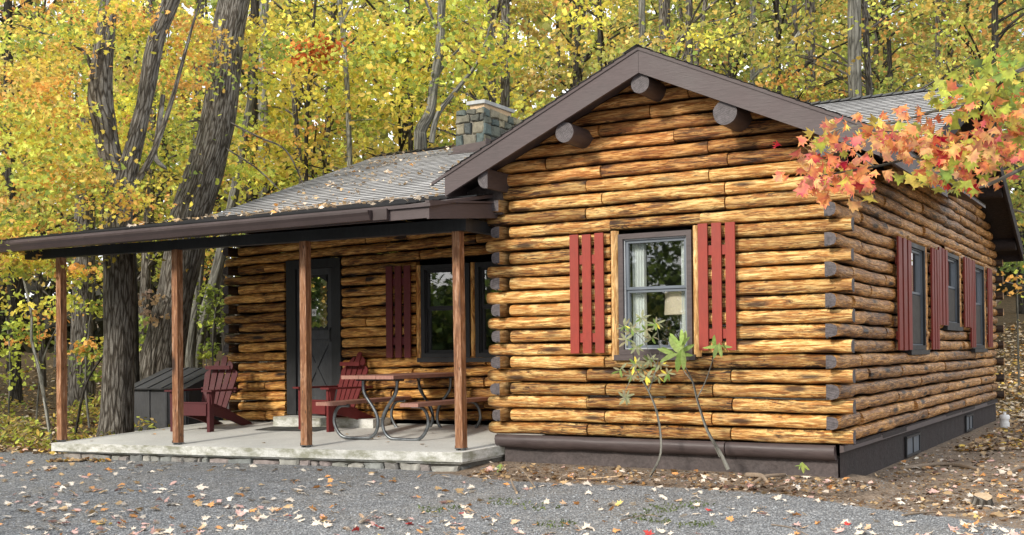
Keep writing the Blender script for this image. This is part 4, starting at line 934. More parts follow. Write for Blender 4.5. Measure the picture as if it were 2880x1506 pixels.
simple_trunk('broad shaded trunk between the two left porch posts', [(206, 900), (207, 850), (210, 700), (212, 560), (215, 300)], [60, 54, 54, 52, 40], 22, 'dark_bark', sprays(blob(215, 350, 22, 200, 160, 1.5, 36), 50, .7, .3, .12, LEFTPAL), group=None)
simple_trunk('leaning grey trunk left of the porch wall corner', [(492, 930), (500, 850), (530, 740), (556, 640), (590, 480), (640, 200)], [32, 30, 30, 28, 24, 16], 21, 'grey_bark', sprays(blob(600, 330, 21.5, 100, 150, 1, 16), 46, .6, .3, .11, YPAL), group=None)
simple_trunk('slim upright stem beside the leaning grey trunk', [(478, 950), (482, 850), (505, 660), (515, 400)], [26, 24, 18, 12], 20.2, 'grey_bark', group=None)
simple_trunk('pale straight trunk showing above the porch roof', [(668, 900), (665, 480), (658, 200), (662, 0), (665, -150)], [34, 31, 30, 30, 26], 24, 'pale_bark', sprays(blob(690, 330, 24.5, 110, 170, 1.2, 30), 50, .75, .3, .125, YPAL), group=None)
simple_trunk('thin smooth grey stem above the middle of the porch roof', [(890, 800), (880, 410), (872, 200), (860, 60), (845, -60)], [15, 14, 13, 12, 10], 22, 'pale_bark', sprays(blob(900, 250, 23, 120, 150, 1.2, 24), 50, .7, .3, .115, YPAL), group=None,
             limbs=(([(860, 60), (900, -20), (930, -90)], [7, 6, 4]), ([(879, 305), (960, 302), (1010, 330)], [3, 3, 2])))
simple_trunk('curving forked beech beside the stone chimney', [(1058, 700), (1058, 375), (1058, 330), (1082, 280), (1092, 210), (1108, 100), (1112, 0), (1130, -120)], [34, 32, 30, 26, 24, 22, 20, 16], 20, 'grey_bark', sprays(blob(1150, 100, 20.5, 150, 110, 1.2, 26)+blob(1000, 180, 20.3, 90, 130, 1, 20), 50, .65, .3, .105, YPAL), group=None,
             limbs=(([(1085, 360), (1100, 290), (1150, 225), (1205, 150), (1235, 60)], [16, 14, 12, 8, 5]), ([(1095, 200), (1120, 160), (1170, 110)], [10, 8, 5]), ([(1108, 100), (1085, 40), (1060, -30)], [10, 8, 6])))
for (u, w, d, lab, bm, vb) in ((1615, 18, 26, 'slim trunk just left of the gable peak', 'grey_bark', 400), (1671, 29, 24, 'straight dark trunk just right of the gable peak', 'dark_bark', 400), (2037, 26, 24, 'dark trunk above the right roof slope', 'dark_bark', 500), (2149, 34, 22, 'smooth grey trunk tallest over the right roof', 'grey_bark', 500), (1893, 16, 30, 'far slim trunk over the right gable slope', 'grey_bark', 500), (1240, 12, 28, 'thin trunk behind the chimney', 'dark_bark', 500)):
    simple_trunk(lab, [(u+4, vb+300), (u+3, vb), (u+1, 150), (u, 0), (u-1, -150)], [w*1.1, w, w, w*.95, w*.85], d, bm, group=None)
simple_trunk('bent dark sapling over the right gable slope', [(1752, 600), (1752, 160), (1762, 90), (1775, 0), (1785, -60)], [14, 13, 12, 11, 9], 24, 'dark_bark', group=None, limbs=(([(1768, 60), (1830, 45), (1890, 20)], [4, 3, 2]),))
simple_trunk('pale fallen looking diagonal trunk among the right trees', [(1860, 420), (1890, 215), (1950, 150), (2000, 100), (2050, 20)], [14, 14, 13, 12, 8], 27, 'pale_bark', group=None)
simple_trunk('slim tree with a cluster of red orange leaves behind the porch roof', [(775, 700), (770, 500), (772, 300), (785, 100), (800, -60)], [12, 11, 10, 8, 6], 21.5, 'shadow_bark', sprays(blob(765, 135, 21.3, 45, 40, .5, 7), 60, .55, .25, .10, [(RED, 3), (ORG, 4)]), group=None)
# saplings lower left
def sapling(label, pts, w, d, barkm, cc=None, palette=None, size=.085, n=30):
    b0 = P(pts[0][0], pts[0][1], d); b0.z = gh(b0.x, b0.y)-.02; t = Tree(label, b0, 'sapling', 'sapling')
    t.limb([b0]+[p for p in pxline(pts[1:], d)], [px_r(w*(1-.5*i/len(pts)), d) for i in range(len(pts))], 8, .1)
    t.done(barkm, sprays(cc, n, .32, .3, size, palette, .6) if cc else None, SIMPLE)
sapling('pale bent sapling left of the leftmost porch post', [(130, 1085), (100, 940), (80, 856), (78, 786), (50, 660), (30, 560)], 9, 16.4, 'pale_bark', blob(60, 640, 16.4, 80, 60, .5, 9)+blob(110, 760, 16.6, 60, 60, .4, 4), LEFTPAL)
sapling('dark thin sapling right of the leftmost porch post', [(187, 1080), (214, 974), (257, 899), (300, 850)], 7, 16.8, 'shadow_bark')
sapling('young green leaved tree between post and forked tree', [(225, 1060), (215, 950), (225, 820), (240, 700)], 6, 18, 'grey_bark', blob(215, 760, 18, 70, 20, .4, 6)+blob(230, 880, 18, 65, 18, .4, 7)+blob(215, 690, 17.8, 60, 15, .4, 4), [(YGR, 2), ((.28, .36, .08), 3), (ORG, .6), (YEL, 1)])
sapling('young tree with orange leaves beside the leftmost post', [(90, 1085), (110, 900), (180, 760), (210, 690)], 5, 18.5, 'grey_bark', blob(190, 690, 17.5, 60, 16, .3, 5)+blob(60, 800, 18.5, 60, 70, .5, 7), [(ORG, 3), (YEL, 2), (YGR, 1), (TAN, 1)])
sapling('green leaved young tree left of the porch wall', [(540, 960), (535, 880), (540, 800), (548, 740)], 5, 19.5, 'grey_bark', blob(540, 765, 19.5, 35, 45, .4, 8), [(YGR, 2), ((.28, .36, .08), 3)])
sapling('bushy green young tree low behind the left posts', [(330, 1010), (335, 940), (345, 880), (350, 830)], 5, 20, 'grey_bark', blob(345, 830, 20, 60, 60, .5, 9)+blob(250, 920, 20, 70, 40, .5, 7), [(GRN, 3), (YGR, 1.5), ((.28, .36, .08), 3)])
sapling('small yellow green maple sapling at the left picture edge', [(20, 1040), (25, 900), (15, 800)], 5, 18, 'grey_bark', blob(30, 880, 18, 70, 90, .6, 12), [(YGR, 3), (GRN, 2), (YEL, 1)])
sapling('low green sapling between the leaning trunks and the cabin corner', [(515, 950), (520, 890), (525, 850)], 4, 21, 'grey_bark', blob(520, 850, 21, 40, 60, .5, 8), [(GRN, 3), (YGR, 2), (OLV, 1)])
sapling('green shrub growing on the slope behind the right side wall', [(2560, 760), (2558, 700), (2560, 640)], 5, 24, 'grey_bark', blob(2555, 650, 24, 50, 40, .6, 10), [((.20, .30, .10), 3), (YGR, 1), (GRN, 2)])
sapling('pale tan leaved sapling between the two big trunks', [(375, 1000), (380, 900), (378, 790), (380, 700)], 4, 18.2, 'shadow_bark', blob(380, 775, 18.2, 30, 70, .3, 4), [((.45, .32, .24), 3), (TAN, 1)], .09, 20)
# --- random forest
def zone_pal(u):
    if u < 700: return LEFTPAL
    if u < 1250: return YPAL
    if u < 1650: return [(PALE, 2), (GOLD, 3), (YEL, 2), (OLV, 2.5), (GRN, 1.5), (ORG, .8)]
    if u < 2050: return [(OLV, 3), (YGR, 2), (GRN, 3.5), (ORG, 1.4), (GOLD, 1)]
    return [(OLV, 3.5), (GOLD, 2), (YGR, 2), (GRN, 2.5), (ORG, 1)]
specs = []
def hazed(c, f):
    return c[0], c[1], c[2], c[3]*(1-f)*(1 if f < .01 else .86 if f < .05 else .72)+np.array((.62, .62, .42))*f  # distance haze mixed into leaf colours; far rows also darkened
for row, (d0, dd, n) in enumerate(((21, 2.5, 13), (26, 3, 15), (32, 3.5, 17))):
    for i in range(n):
        u = -260+(3050)*(i+rng.uniform(.15, .85))/n; specs.append((u, d0+rng.uniform(0, dd), row))
kinds = {0: 'near', 1: 'middle', 2: 'far'}
sector = lambda u: 'beyond the left porch' if u < 600 else 'behind the porch roof' if u < 1150 else 'behind the front gable' if u < 1900 else 'behind the right roof'
for i, (u, d, row) in enumerate(specs):
    b0 = P(u, 900, d); b0.z = gh(b0.x, b0.y)
    hue = {True: 'yellow', False: 'olive and gold'}[u < 1300]
    t = Tree(f'{hue} leaved forest tree of the {kinds[row]} rows {sector(u)}', b0, 'forest_tree', 'tree', f'{kinds[row]} forest trees {sector(u)}')
    hgt = 13+rng.uniform(0, 4); lean = rng.normal(size=2)*.5; r0 = rng.uniform(.06, .15)*(.8 if u > 1500 else 1)
    top_ = b0+Vector((lean[0], lean[1], hgt)); mid = b0.lerp(top_, .45)+Vector((rng.normal()*.25, rng.normal()*.25, 0))
    t.limb([b0+Vector((0, 0, -.3)), b0+Vector((0, 0, .3)), mid, top_], [r0*1.3, r0, r0*.75, r0*.2], 9, .15, 5)
    zl = b0.z+rng.uniform(2.2, 3.4) if u < 1300 else b0.z+rng.uniform(2.0, 4.0)
    vmax = CAM.z+d*.36+1
    zh = min(top_.z, vmax); cen = []
    dens = 1.0
    nsp = int((34+12*row)*dens*(1.25 if u > 1250 else 1)*(1 if row < 2 else 1.1))
    for _ in range(nsp):
        z = rng.uniform(zl, zh); rr = 2.3*rng.uniform(.2, 1)**.6*(1.0 if z-zl > 1 else .8); a = rng.uniform(0, 6.283)
        cpos = b0.lerp(top_, (z-b0.z)/hgt)+Vector((math.cos(a)*rr, math.sin(a)*rr, 0)); cpos.z = z; cen.append(np.array(cpos))
        if rng.random() < .5:
            s0 = b0.lerp(top_, max(.08, (z-b0.z-.8)/hgt)); t.limb([s0, s0.lerp(cpos, .5)+Vector((0, 0, .15)), Vector(cpos)], [.035, .022, .008], 5, .1, 3)
    pl = zone_pal(u+rng.uniform(-150, 150)); sz = (.098, .118, .145)[row]
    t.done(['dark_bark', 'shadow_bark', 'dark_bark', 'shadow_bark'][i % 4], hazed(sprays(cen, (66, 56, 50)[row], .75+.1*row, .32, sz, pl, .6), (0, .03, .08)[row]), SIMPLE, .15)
# --- far woods: one mass
cen = []; colr = []; 
N = 30000; us = rng.uniform(-500, 3150, N); ds = rng.uniform(42, 60, N); ps = np.empty((N, 3)); cs = np.empty((N, 3))
for i in range(N):
    u, d = us[i], ds[i]; g0 = P(u, 900, d); zb_ = gh(g0.x, g0.y); f = rng.random()**1.5; lim = 15 if u < 1500 else 13
    z = zb_+f*lim; ps[i] = (g0.x, g0.y, z)
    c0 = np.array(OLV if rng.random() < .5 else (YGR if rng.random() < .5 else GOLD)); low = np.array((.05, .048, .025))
    k = min(1, max(0, (z-zb_-2.5)/5)); cs[i] = (low*(1-k)+c0*.8*k)*rng.uniform(.5, 1.15)  # low leaves coloured darker to stand for canopy shade
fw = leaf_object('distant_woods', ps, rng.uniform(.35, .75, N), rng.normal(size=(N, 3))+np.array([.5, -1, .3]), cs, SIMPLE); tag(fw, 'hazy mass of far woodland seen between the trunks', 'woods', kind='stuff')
m = MB()
for i in range(70):
    u = rng.uniform(-400, 3000); d = rng.uniform(34, 55); b0 = P(u, 900, d); b0.z = gh(b0.x, b0.y)-.3; lx = rng.normal()*.8
    m.tube([b0, b0+Vector((lx*.4, lx*.3, 6)), b0+Vector((lx, lx, 16))], [rng.uniform(.08, .2), .09, .03], 6)
tag(m.build('distant_trunks', ['shadow_bark'], None), 'many thin dark trunks of the far woodland', 'woods', kind='stuff')
# --- trees across the yard (their mirror image shows in the window glass)
for i in range(24):
    az = R(204+(i % 13)*5.4+(2.6 if i > 12 else 0)); dd = 21+4*(i % 3)+(10 if i > 12 else 0); x, y = -2+math.sin(az)*dd, math.cos(az)*dd
    b0 = Vector((x, y, -.5)); t = Tree('tall leafy tree across the yard, mirrored in the window glass', b0, 'forest_tree', 'tree', 'trees across the yard')
    t.limb([b0, b0+Vector((.2, 0, 3)), b0+Vector((0, .3, 9))], [.22, .17, .08], 8); cen = []
    for _ in range(64): a = rng.uniform(0, 6.283); z = rng.uniform(.4, 2.4 if 208 < math.degrees(az) < 224 else 8.6); rr = 2.6*rng.uniform(.1, 1)**.5; cen.append(np.array((x+math.cos(a)*rr, y+math.sin(a)*rr, z)))
    t.done('dark_bark', sprays(cen, 110, 1.1, .5, .22, [(OLV, 1), (GRN, 2), (DGR, 5)], .6), SIMPLE, .15)

# --- overhanging red maple at the right
tb = Vector(P(3450, 1200, 5.6)); tb.z = gh(tb.x, tb.y)
t = Tree('red and orange maple whose branch hangs over the right roof corner', tb)
t.limb([tb+Vector((0, 0, -.2)), tb+Vector((0, 0, .8)), P(3430, 500, 5.6), P(3415, 100, 5.6), P(3400, -300, 5.6)], [.10, .085, .07, .06, .04], 10)
dm = 5.3
for l, w in ((([(3420, 230), (3010, 250), (2800, 300), (2560, 430), (2440, 470), (2330, 400), (2200, 420), (2080, 440), (2030, 450)]), (11, 9, 7, 5, 4.5, 4, 3, 2.2, 1.5)),
             (([(3412, 60), (3000, 120), (2700, 150), (2560, 180), (2460, 250), (2350, 280), (2240, 310), (2130, 320), (2080, 340)]), (11, 9, 6, 5, 4.5, 4, 3, 2, 1.5)),
             (([(2440, 255), (2400, 200), (2380, 160)]), (3, 2, 1.5)), (([(2330, 395), (2290, 340), (2210, 330)]), (3, 2, 1.5)), (([(2560, 420), (2500, 380), (2440, 330)]), (3, 2, 1.5)), (([(2200, 420), (2140, 380), (2090, 390)]), (2.5, 2, 1.2))):
    t.limb([P(u, v, dm+.12*math.sin(i*1.7)) for i, (u, v) in enumerate(l)], [px_r(q*2.0, dm) for q in w], 6, .1, 4)
PINK = (.92, .27, .22); CORAL = (.94, .34, .14); PEACH = (.88, .48, .22); LIME = (.50, .55, .10); YL = (.80, .66, .15); LG = (.30, .42, .10); CRIM = (.62, .06, .05)
bl = [(2050, 430, 55, 60, 34, [(PINK, 3), (CORAL, 3), (CRIM, 1), (YL, .7), (PEACH, 1)]), (2090, 340, 40, 40, 16, [(PEACH, 2), (YL, 2), (CORAL, 1), (LIME, 1), (PINK, 1)]), (2150, 440, 60, 55, 30, [(CORAL, 3), (PEACH, 2), (CRIM, .7), (PINK, 2), (YL, 1)]),
      (2210, 350, 65, 60, 34, [(PEACH, 2), (YL, 1.2), (CORAL, 3), (LIME, .7), (PINK, 1.5)]), (2300, 350, 70, 75, 44, [(YL, 1.2), (PEACH, 2), (CORAL, 3), (LIME, .8), (PINK, 1.5)]), (2400, 390, 75, 75, 60, [(CORAL, 3), (PEACH, 3), (YL, 1.5), (LIME, 1), (CRIM, 1)]),
      (2500, 380, 80, 70, 60, [(CORAL, 3), (PEACH, 3), (PINK, 2), (YL, 1), (LIME, .8)]), (2420, 240, 80, 60, 46, [(LIME, 2), (YL, 2.5), (LG, 1), (CORAL, 2)]), (2530, 200, 60, 90, 56, [(LG, 3), (LIME, 3), (YL, 1.5), (CORAL, .6)]), (2540, 290, 55, 60, 36, [(PEACH, 2), (LIME, 2), (CORAL, 2), (YL, 1)]),
      (2350, 440, 60, 30, 16, [(LIME, 2), (CORAL, 2), (YL, 2), (LG, 1)]), (2430, 460, 30, 18, 8, [(CORAL, 2), (LIME, 2)]), (2100, 470, 90, 20, 8, [(CORAL, 2), (PEACH, 2)]), (2640, 300, 60, 150, 50, [(LIME, 2), (CORAL, 2), (PEACH, 2)])]
ps = []; cs = []
for (u, v, ru, rv, n, pl_) in bl:
    n = int(n*1.5); pts = [P(u+ru*a, v+rv*b_, dm+c*.35) for a, b_, c in rng.normal(size=(n, 3))*np.array([.55, .5, .6])]
    ps += [np.array(p) for p in pts]; cs += list(pal(pl_, n)*rng.uniform(.8, 1.15, n)[:, None])
ps = np.array(ps); n = len(ps); back = -np.array(FW)
nr = back[None, :]*rng.uniform(.3, 1, n)[:, None]+rng.normal(size=(n, 3))*.5; upd = np.array([0, 0, -1.0])[None, :]+rng.normal(size=(n, 3))*.45
xax = np.cross(upd, nr)
t.done('grey_bark', None)
lo = leaf_object('crown', ps-np.array(tb), rng.uniform(.040, .082, n), nr, cs, MAPLE*np.array([1, 1]), 'foliage', t.root, 1.2, upv=np.cross(nr, np.cross(upd, nr))*1.0, vmix=1.0)

# --- rhododendron stems by the wall
def rhodo(label, stems, whorls, base, palette, size, name='rhododendron'):
    r = empty(name, label, 'shrub', base); m = MB()
    for (pts, w) in stems:
        pts = [Vector(p)-Vector(base) for p in pts]; m.tube(catmull(pts, 5), lerp_list(w, 5), 7, jit=.15)
    m.build('stem', ['stick_bark'], r) if 'stick_bark' in MATS else m.build('stem', ['grey_bark'], r)
    ps, ns, us_, cs, ss = [], [], [], [], []
    for (c, n, sz, dr) in whorls:
        c = np.array(c)
        for i in range(n):
            a = 6.283*i/n+rng.uniform(-.3, .3); dv = np.array([math.cos(a), math.sin(a)*.5-.15, math.sin(a)*.65+dr+rng.uniform(-.25, .3)]); dv /= np.linalg.norm(dv); s = sz*rng.uniform(.75, 1.15)
            ps.append(c+dv*s*.5-np.array(base)); us_.append(dv); nn = np.cross(dv, np.array([-math.sin(a), math.cos(a), 0])); nn = nn if nn[2] > 0 else -nn
            ns.append(nn-.9*np.array(FW)+rng.normal(size=3)*.3); ss.append(s)
    n = len(ps); ns = np.array(ns); us_ = np.array(us_)
    x = np.cross(us_, ns); leaf_object('leaves', np.array(ps), np.array(ss), ns, pal(palette, n)*rng.uniform(.75, 1.2, n)[:, None], OVAL*np.array([.92, 1]), 'foliage', r, .3, upv=us_)
    return r
yp = -.42
def W_(u, v, y=yp): return on(1, y, u, v)
b0 = W_(1635, 1195); RG = (.20, .30, .07); RG2 = (.34, .48, .13); RO = (.33, .35, .20)
stm = [([W_(1635, 1200), W_(1662, 1140), W_(1655, 1050), W_(1632, 985), W_(1600, 930), W_(1590, 870)], [.013, .012, .011, .009, .006, .004]), ([W_(1632, 985), W_(1650, 930), W_(1660, 880), W_(1650, 810)], [.007, .006, .004, .003]), ([W_(1600, 930), W_(1570, 990), W_(1575, 1005)], [.004, .003, .003]), ([W_(1650, 920), W_(1620, 860), W_(1590, 830)], [.004, .003, .003])]
wh = [(W_(u, v, yp+rng.uniform(-.08, .08)), n_, .088, -.1) for u, v, n_ in ((1570, 820, 7), (1625, 830, 8), (1680, 940, 7), (1615, 930, 8), (1590, 830, 9), (1615, 800, 8), (1650, 815, 9), (1575, 855, 6), (1600, 875, 7), (1640, 850, 6), (1600, 915, 10), (1635, 905, 10), (1660, 920, 8), (1590, 945, 8), (1625, 950, 9), (1655, 950, 6), (1575, 1000, 9), (1560, 930, 5))]
rhodo('sparse leggy rhododendron with small dull leaves below the front window', stm, wh, b0, [(RO, 4), (RG, 1.5), ((.36, .33, .2), 2), (YEL, .5)], .075)
b0 = W_(1832, 1182)
stm = [([W_(1832, 1182), W_(1812, 1140), W_(1780, 1085), W_(1755, 1010), W_(1742, 960), W_(1720, 915), W_(1712, 890)], [.020, .016, .014, .011, .008, .006, .005]), ([W_(1752, 1005), W_(1775, 960), W_(1795, 900), W_(1805, 870)], [.006, .005, .004, .004]), ([W_(1745, 965), W_(1725, 940), W_(1715, 925)], [.005, .004, .003]), ([W_(1812, 1150), W_(1800, 1125)], [.012, .012])]
wh = [(W_(1708, 888), 9, .20, .05), (W_(1712, 870), 4, .15, .9), (W_(1806, 865), 7, .14, -.6)]
rhodo('taller rhododendron with bright green leaf whorls right of the dull one', stm, wh, b0, [(RG2, 3), (RG, 1.5), ((.34, .46, .14), 2)], .13)
for (u, v, lab, n_, s_) in ((1258, 1195, 'small drooping green seedling at the porch slab corner', 6, .10), (1245, 1228, 'tiny yellow green seedling in the dirt by the slab', 6, .06), (2018, 1195, 'wilted green sprig standing at the foundation near the corner', 5, .09)):
    p0 = on(1, -.42 if u > 1300 else -.5, u, v); tp_ = p0+Vector((.0, 0, .11)); rhodo(lab, [([p0, p0.lerp(tp_, .5)+Vector((.01, 0, 0)), tp_], [.004, .003, .002])], [(tp_, n_, s_, -1.3)], p0, [(RG2, 2), ((.42, .50, .12), 2)], .1, 'seedling')
# sticks and cut pieces
def stick(label, pts, r, mat='stick_wood', name='stick', r2=None):
    P0 = Vector(pts[0]); m = MB(); q = catmull([Vector(p)-P0 for p in pts], 4); n = len(q); r2 = r2 or r*.6
    m.tube(q, [r+(r2-r)*i/(n-1) for i in range(n)], 8, jit=.25, capmat=1); o = m.build(name, [mat, 'cut_wood'], None); o.location = P0; tag(o, label, 'stick')
def G(u, v, h=.0):
    p = on(2, -.36, u, v); 
    for _ in range(3): p = on(2, gh(p.x, p.y)+h, u, v)
    return p
stick('stout bent branch stub lying in the dirt near the right cabin corner', [G(1890, 1222, .02), G(1925, 1200, .04), G(1975, 1195, .05)], .022)
stick('short pale root lump beside the foundation', [G(1880, 1195, .02), G(1915, 1198, .05), G(1930, 1212, .02)], .024, 'stick_wood')
stick('long pale branch lying across the dirt at right', [G(2270, 1178, .02), G(2360, 1168, .02), G(2420, 1172, .02), G(2460, 1182, .02)], .022)
stick('forked dry twig on the dirt by the gravel edge at right', [G(2270, 1297, .01), G(2320, 1290, .02), G(2420, 1286, .01)], .010)
stick('pale stick below the middle of the front wall', [G(1440, 1205, .01), G(1510, 1203, .01), G(1580, 1195, .02)], .007, 'cut_wood')
stick('short stick stub near the seedling by the slab', [G(1300, 1240, .01), G(1290, 1220, .03), G(1285, 1205, .07)], .011)
stick('dry twig leaning beside the porch slab corner', [G(1205, 1200, .01), G(1250, 1195, .02), G(1275, 1170, .07)], .008)
stick('broken branch arching over the dirt below the wall', [G(1345, 1225, .02), G(1320, 1190, .09), G(1300, 1175, .13), G(1270, 1178, .14)], .008)
stick('thin twig on the gravel at lower middle', [G(1560, 1310, .01), G(1620, 1296, .01), G(1660, 1300, .01)], .005)
stick('thin dark twig on the gravel at lower right', [G(1940, 1320, .01), G(1990, 1328, .01), G(2040, 1350, .01)], .005)
stick('curved dry branch lying at the far right edge', [G(2540, 1190, .02), G(2570, 1175, .03), G(2600, 1180, .02)], .025)
stick('slim fallen twig resting on the porch roof', [(-7.0, -.2, 2.50), (-6.2, .35, 2.60), (-5.3, .6, 2.66), (-4.4, 1.3, 2.80)], .007)
# --- fallen leaves: individuals on the ground, sharing a few meshes
PIN = (.80, .66, .55)
LK = {'pale': ((.76, .65, .52), 'pale cream dry maple leaf lying on the ground'), 'tan': ((.62, .42, .26), 'curled tan brown leaf lying on the ground'), 'orange': ((.72, .34, .12), 'bright orange maple leaf lying on the ground'), 'yellow': ((.78, .56, .18), 'yellow maple leaf lying on the ground'), 'red': ((.55, .06, .05), 'deep red maple leaf lying on the ground'), 'pink': ((.74, .46, .40), 'faded pinkish leaf lying on the ground')}
LM = {}
for k, (c, lab) in LK.items():
    for v in range(3):
        me_o = leaf_object('tmp', np.zeros((1, 3)), np.array([.1]), np.array([[0, 0, 1.0]]), np.array([c]), MAPLE*np.array([1, random.uniform(.8, 1.1)]), 'litter', None, 0, upv=np.array([[0, 1.0, 0]]))
        me = me_o.data; bpy.data.objects.remove(me_o); me.name = 'fallen_leaf_mesh'
        for vt in me.vertices:
            x, y = vt.co.x*10, vt.co.y*10; vt.co.z = .1*(random.uniform(.25, .6)*(x*x*(1.6 if v else -.8)+y*y*(.9 if v < 2 else -.9))+random.uniform(-.05, .07))
        bm_ = bmesh.new(); bm_.from_mesh(me); bmesh.ops.triangulate(bm_, faces=bm_.faces[:]); bm_.to_mesh(me); bm_.free()
        LM[k, v] = me
def place_ok(x, y):
    if y > -.03 and -9.4 < x < .08 and y < 10: return False
    if -9.6 < x < -3.5 and y > -.92: return False
    return True
cand = []
while len(cand) < 900:
    u = rng.uniform(-60, 2640); v = rng.uniform(1135, 1356); p = G(u, v)
    if not place_ok(p.x, p.y): continue
    dens = 1.0 if u < 1000 else (.55 if u < 1500 else .38)
    if u > 1150 and v < 1235: dens = .8
    if u > 2150: dens = 1.0
    if u < 1000 and v > 1200 and fn(u*.006, v*.02, 3) > .0: dens = 1
    if rng.random() > dens: continue
    if fn(p.x*1.3, p.y*1.3, 7) < -.22: continue
    cand.append(p)
cand.sort(key=lambda p: (p-CAM).length)
def leaf_kind(u=None):
    return rng.choice(['pale', 'tan', 'orange', 'yellow', 'red', 'pink'], p=[.49, .20, .12, .045, .02, .125])
for i, p in enumerate(cand[:290]):
    k = str(leaf_kind()); o = bpy.data.objects.new('fallen_leaf', LM[k, int(rng.integers(3))]); col.objects.link(o)
    s = rng.uniform(.45, 1.05); o.scale = (s, s, s); o.location = (p.x, p.y, p.z+.012); o.rotation_euler = (rng.normal()*.3, rng.normal()*.3, rng.uniform(0, 6.28))
    tag(o, LK[k][1], 'leaf', f'{k} fallen leaves on the ground')
rest = [np.array((p.x, p.y, p.z+.022)) for p in cand[290:]]
# leaf litter (countless): forest floor, dirt margins
def litter(n, sampler, size, palette, name, lab, shape=SIMPLE, tilt=.35, mat='litter', extra=None):
    ps = []
    while len(ps) < n:
        q = sampler()
        if q is not None: ps.append(q)
    if extra: ps += extra
    ps = np.array(ps); n = len(ps); nn = rng.normal(size=(n, 3))*tilt; nn[:, 2] = 1
    o = leaf_object(name, ps, rng.uniform(size[0], size[1], n), nn, pal(palette, n)*rng.uniform(.6, 1.2, n)[:, None], shape, mat, None, .3); tag(o, lab, 'leaves', kind='stuff'); return o
def s_forest():
    u = rng.uniform(-300, 700) if rng.random() < .72 else rng.uniform(2380, 2800); d = 13.5+22*rng.random()**1.7; p = P(u, 900, d)
    if p.y < -.75-.06*(p.x+9) and p.x < -9: return None
    if not place_ok(p.x, p.y) or (-10.9 < p.x < -9.6 and 1.5 < p.y < 2.3): return None
    if u > 2000 and (p.x < .3 and p.y < 10.5): return None
    if u > 2000 and p.y < 4: return None
    return np.array((p.x, p.y, gh(p.x, p.y)+.015+.02*rng.random()))
litter(9000, s_forest, (.05, .11), [(TAN, 4), ((.30, .19, .10), 3), (GOLD, 1.4), (ORG, .7), ((.70, .60, .46), 2.2), ((.16, .10, .06), 2)], 'leaf_litter', 'brown and tan leaf litter covering the forest floor')
def s_dirt():
    u = rng.uniform(1180, 2700); v = rng.uniform(1060, 1300); p = G(u, v)
    if not place_ok(p.x, p.y) or zone(p.x, p.y)[0] < .35: return None
    return np.array((p.x, p.y, p.z+.008))
litter(2300, s_dirt, (.02, .075), [(TAN, 3), ((.30, .19, .10), 3), ((.74, .62, .50), 2), (ORG, .4), ((.16, .10, .06), 3), ((.70, .45, .38), 1)], 'leaf_scraps', 'small broken leaves and scraps scattered over the dirt', extra=None)
litter(1, lambda: np.array((0, -2., gh(0, -2.)+.01)), (.05, .11), [((.84, .74, .62), 4), (TAN, 2), ((.74, .46, .40), 1), ((.72, .34, .12), 1)], 'scattered_leaves', 'remaining small leaves scattered thinly over the gravel', MAPLE, .3, extra=rest)
def s_roof():
    x = rng.uniform(-9.4, -3.9); y = rng.uniform(-1.1, 5.9); 
    if rng.random() > .18+.82*(y+1.1)/7 or fn(x*.9, y*.7, 4) < -.12: return None
    if abs(x-RX) < 2.3: return None
    z = (ZE+(y-YE)*(ZB-ZE)/(YB-YE)) if y < YB else (ZB+(y-YB)*(4.352-ZB)/(6-YB))
    return np.array((x, y, z+.035))
litter(620, s_roof, (.045, .095), [((.80, .66, .50), 4), (TAN, 3), (ORG, .5), ((.4, .28, .18), 2)], 'roof_leaves', 'dry pale leaves scattered over the porch roof shingles', shape=MAPLE, tilt=.5)
def s_porch():
    x = rng.uniform(-9.3, -3.7); y = rng.uniform(-.7, 1.0); return np.array((x, y, slabz(x, y)+.012))
litter(16, s_porch, (.04, .08), [((.80, .66, .50), 4), (TAN, 3), (ORG, .8)], 'porch_leaves', 'a few dry leaves lying on the porch slab', shape=MAPLE, tilt=.2)
def s_hill():
    u = rng.uniform(2440, 2850); d = 18+17*rng.random()**1.3; p = P(u, 900, d)
    if p.y < 10.6 or p.x < -2: return None
    return np.array((p.x, p.y, gh(p.x, p.y)+.02))
litter(5200, s_hill, (.07, .15), [((.72, .60, .45), 4), (TAN, 3), (GOLD, 1), (ORG, .8), ((.30, .19, .10), 1)], 'leaf_litter', 'sunlit pale leaves covering the slope behind the right side wall')
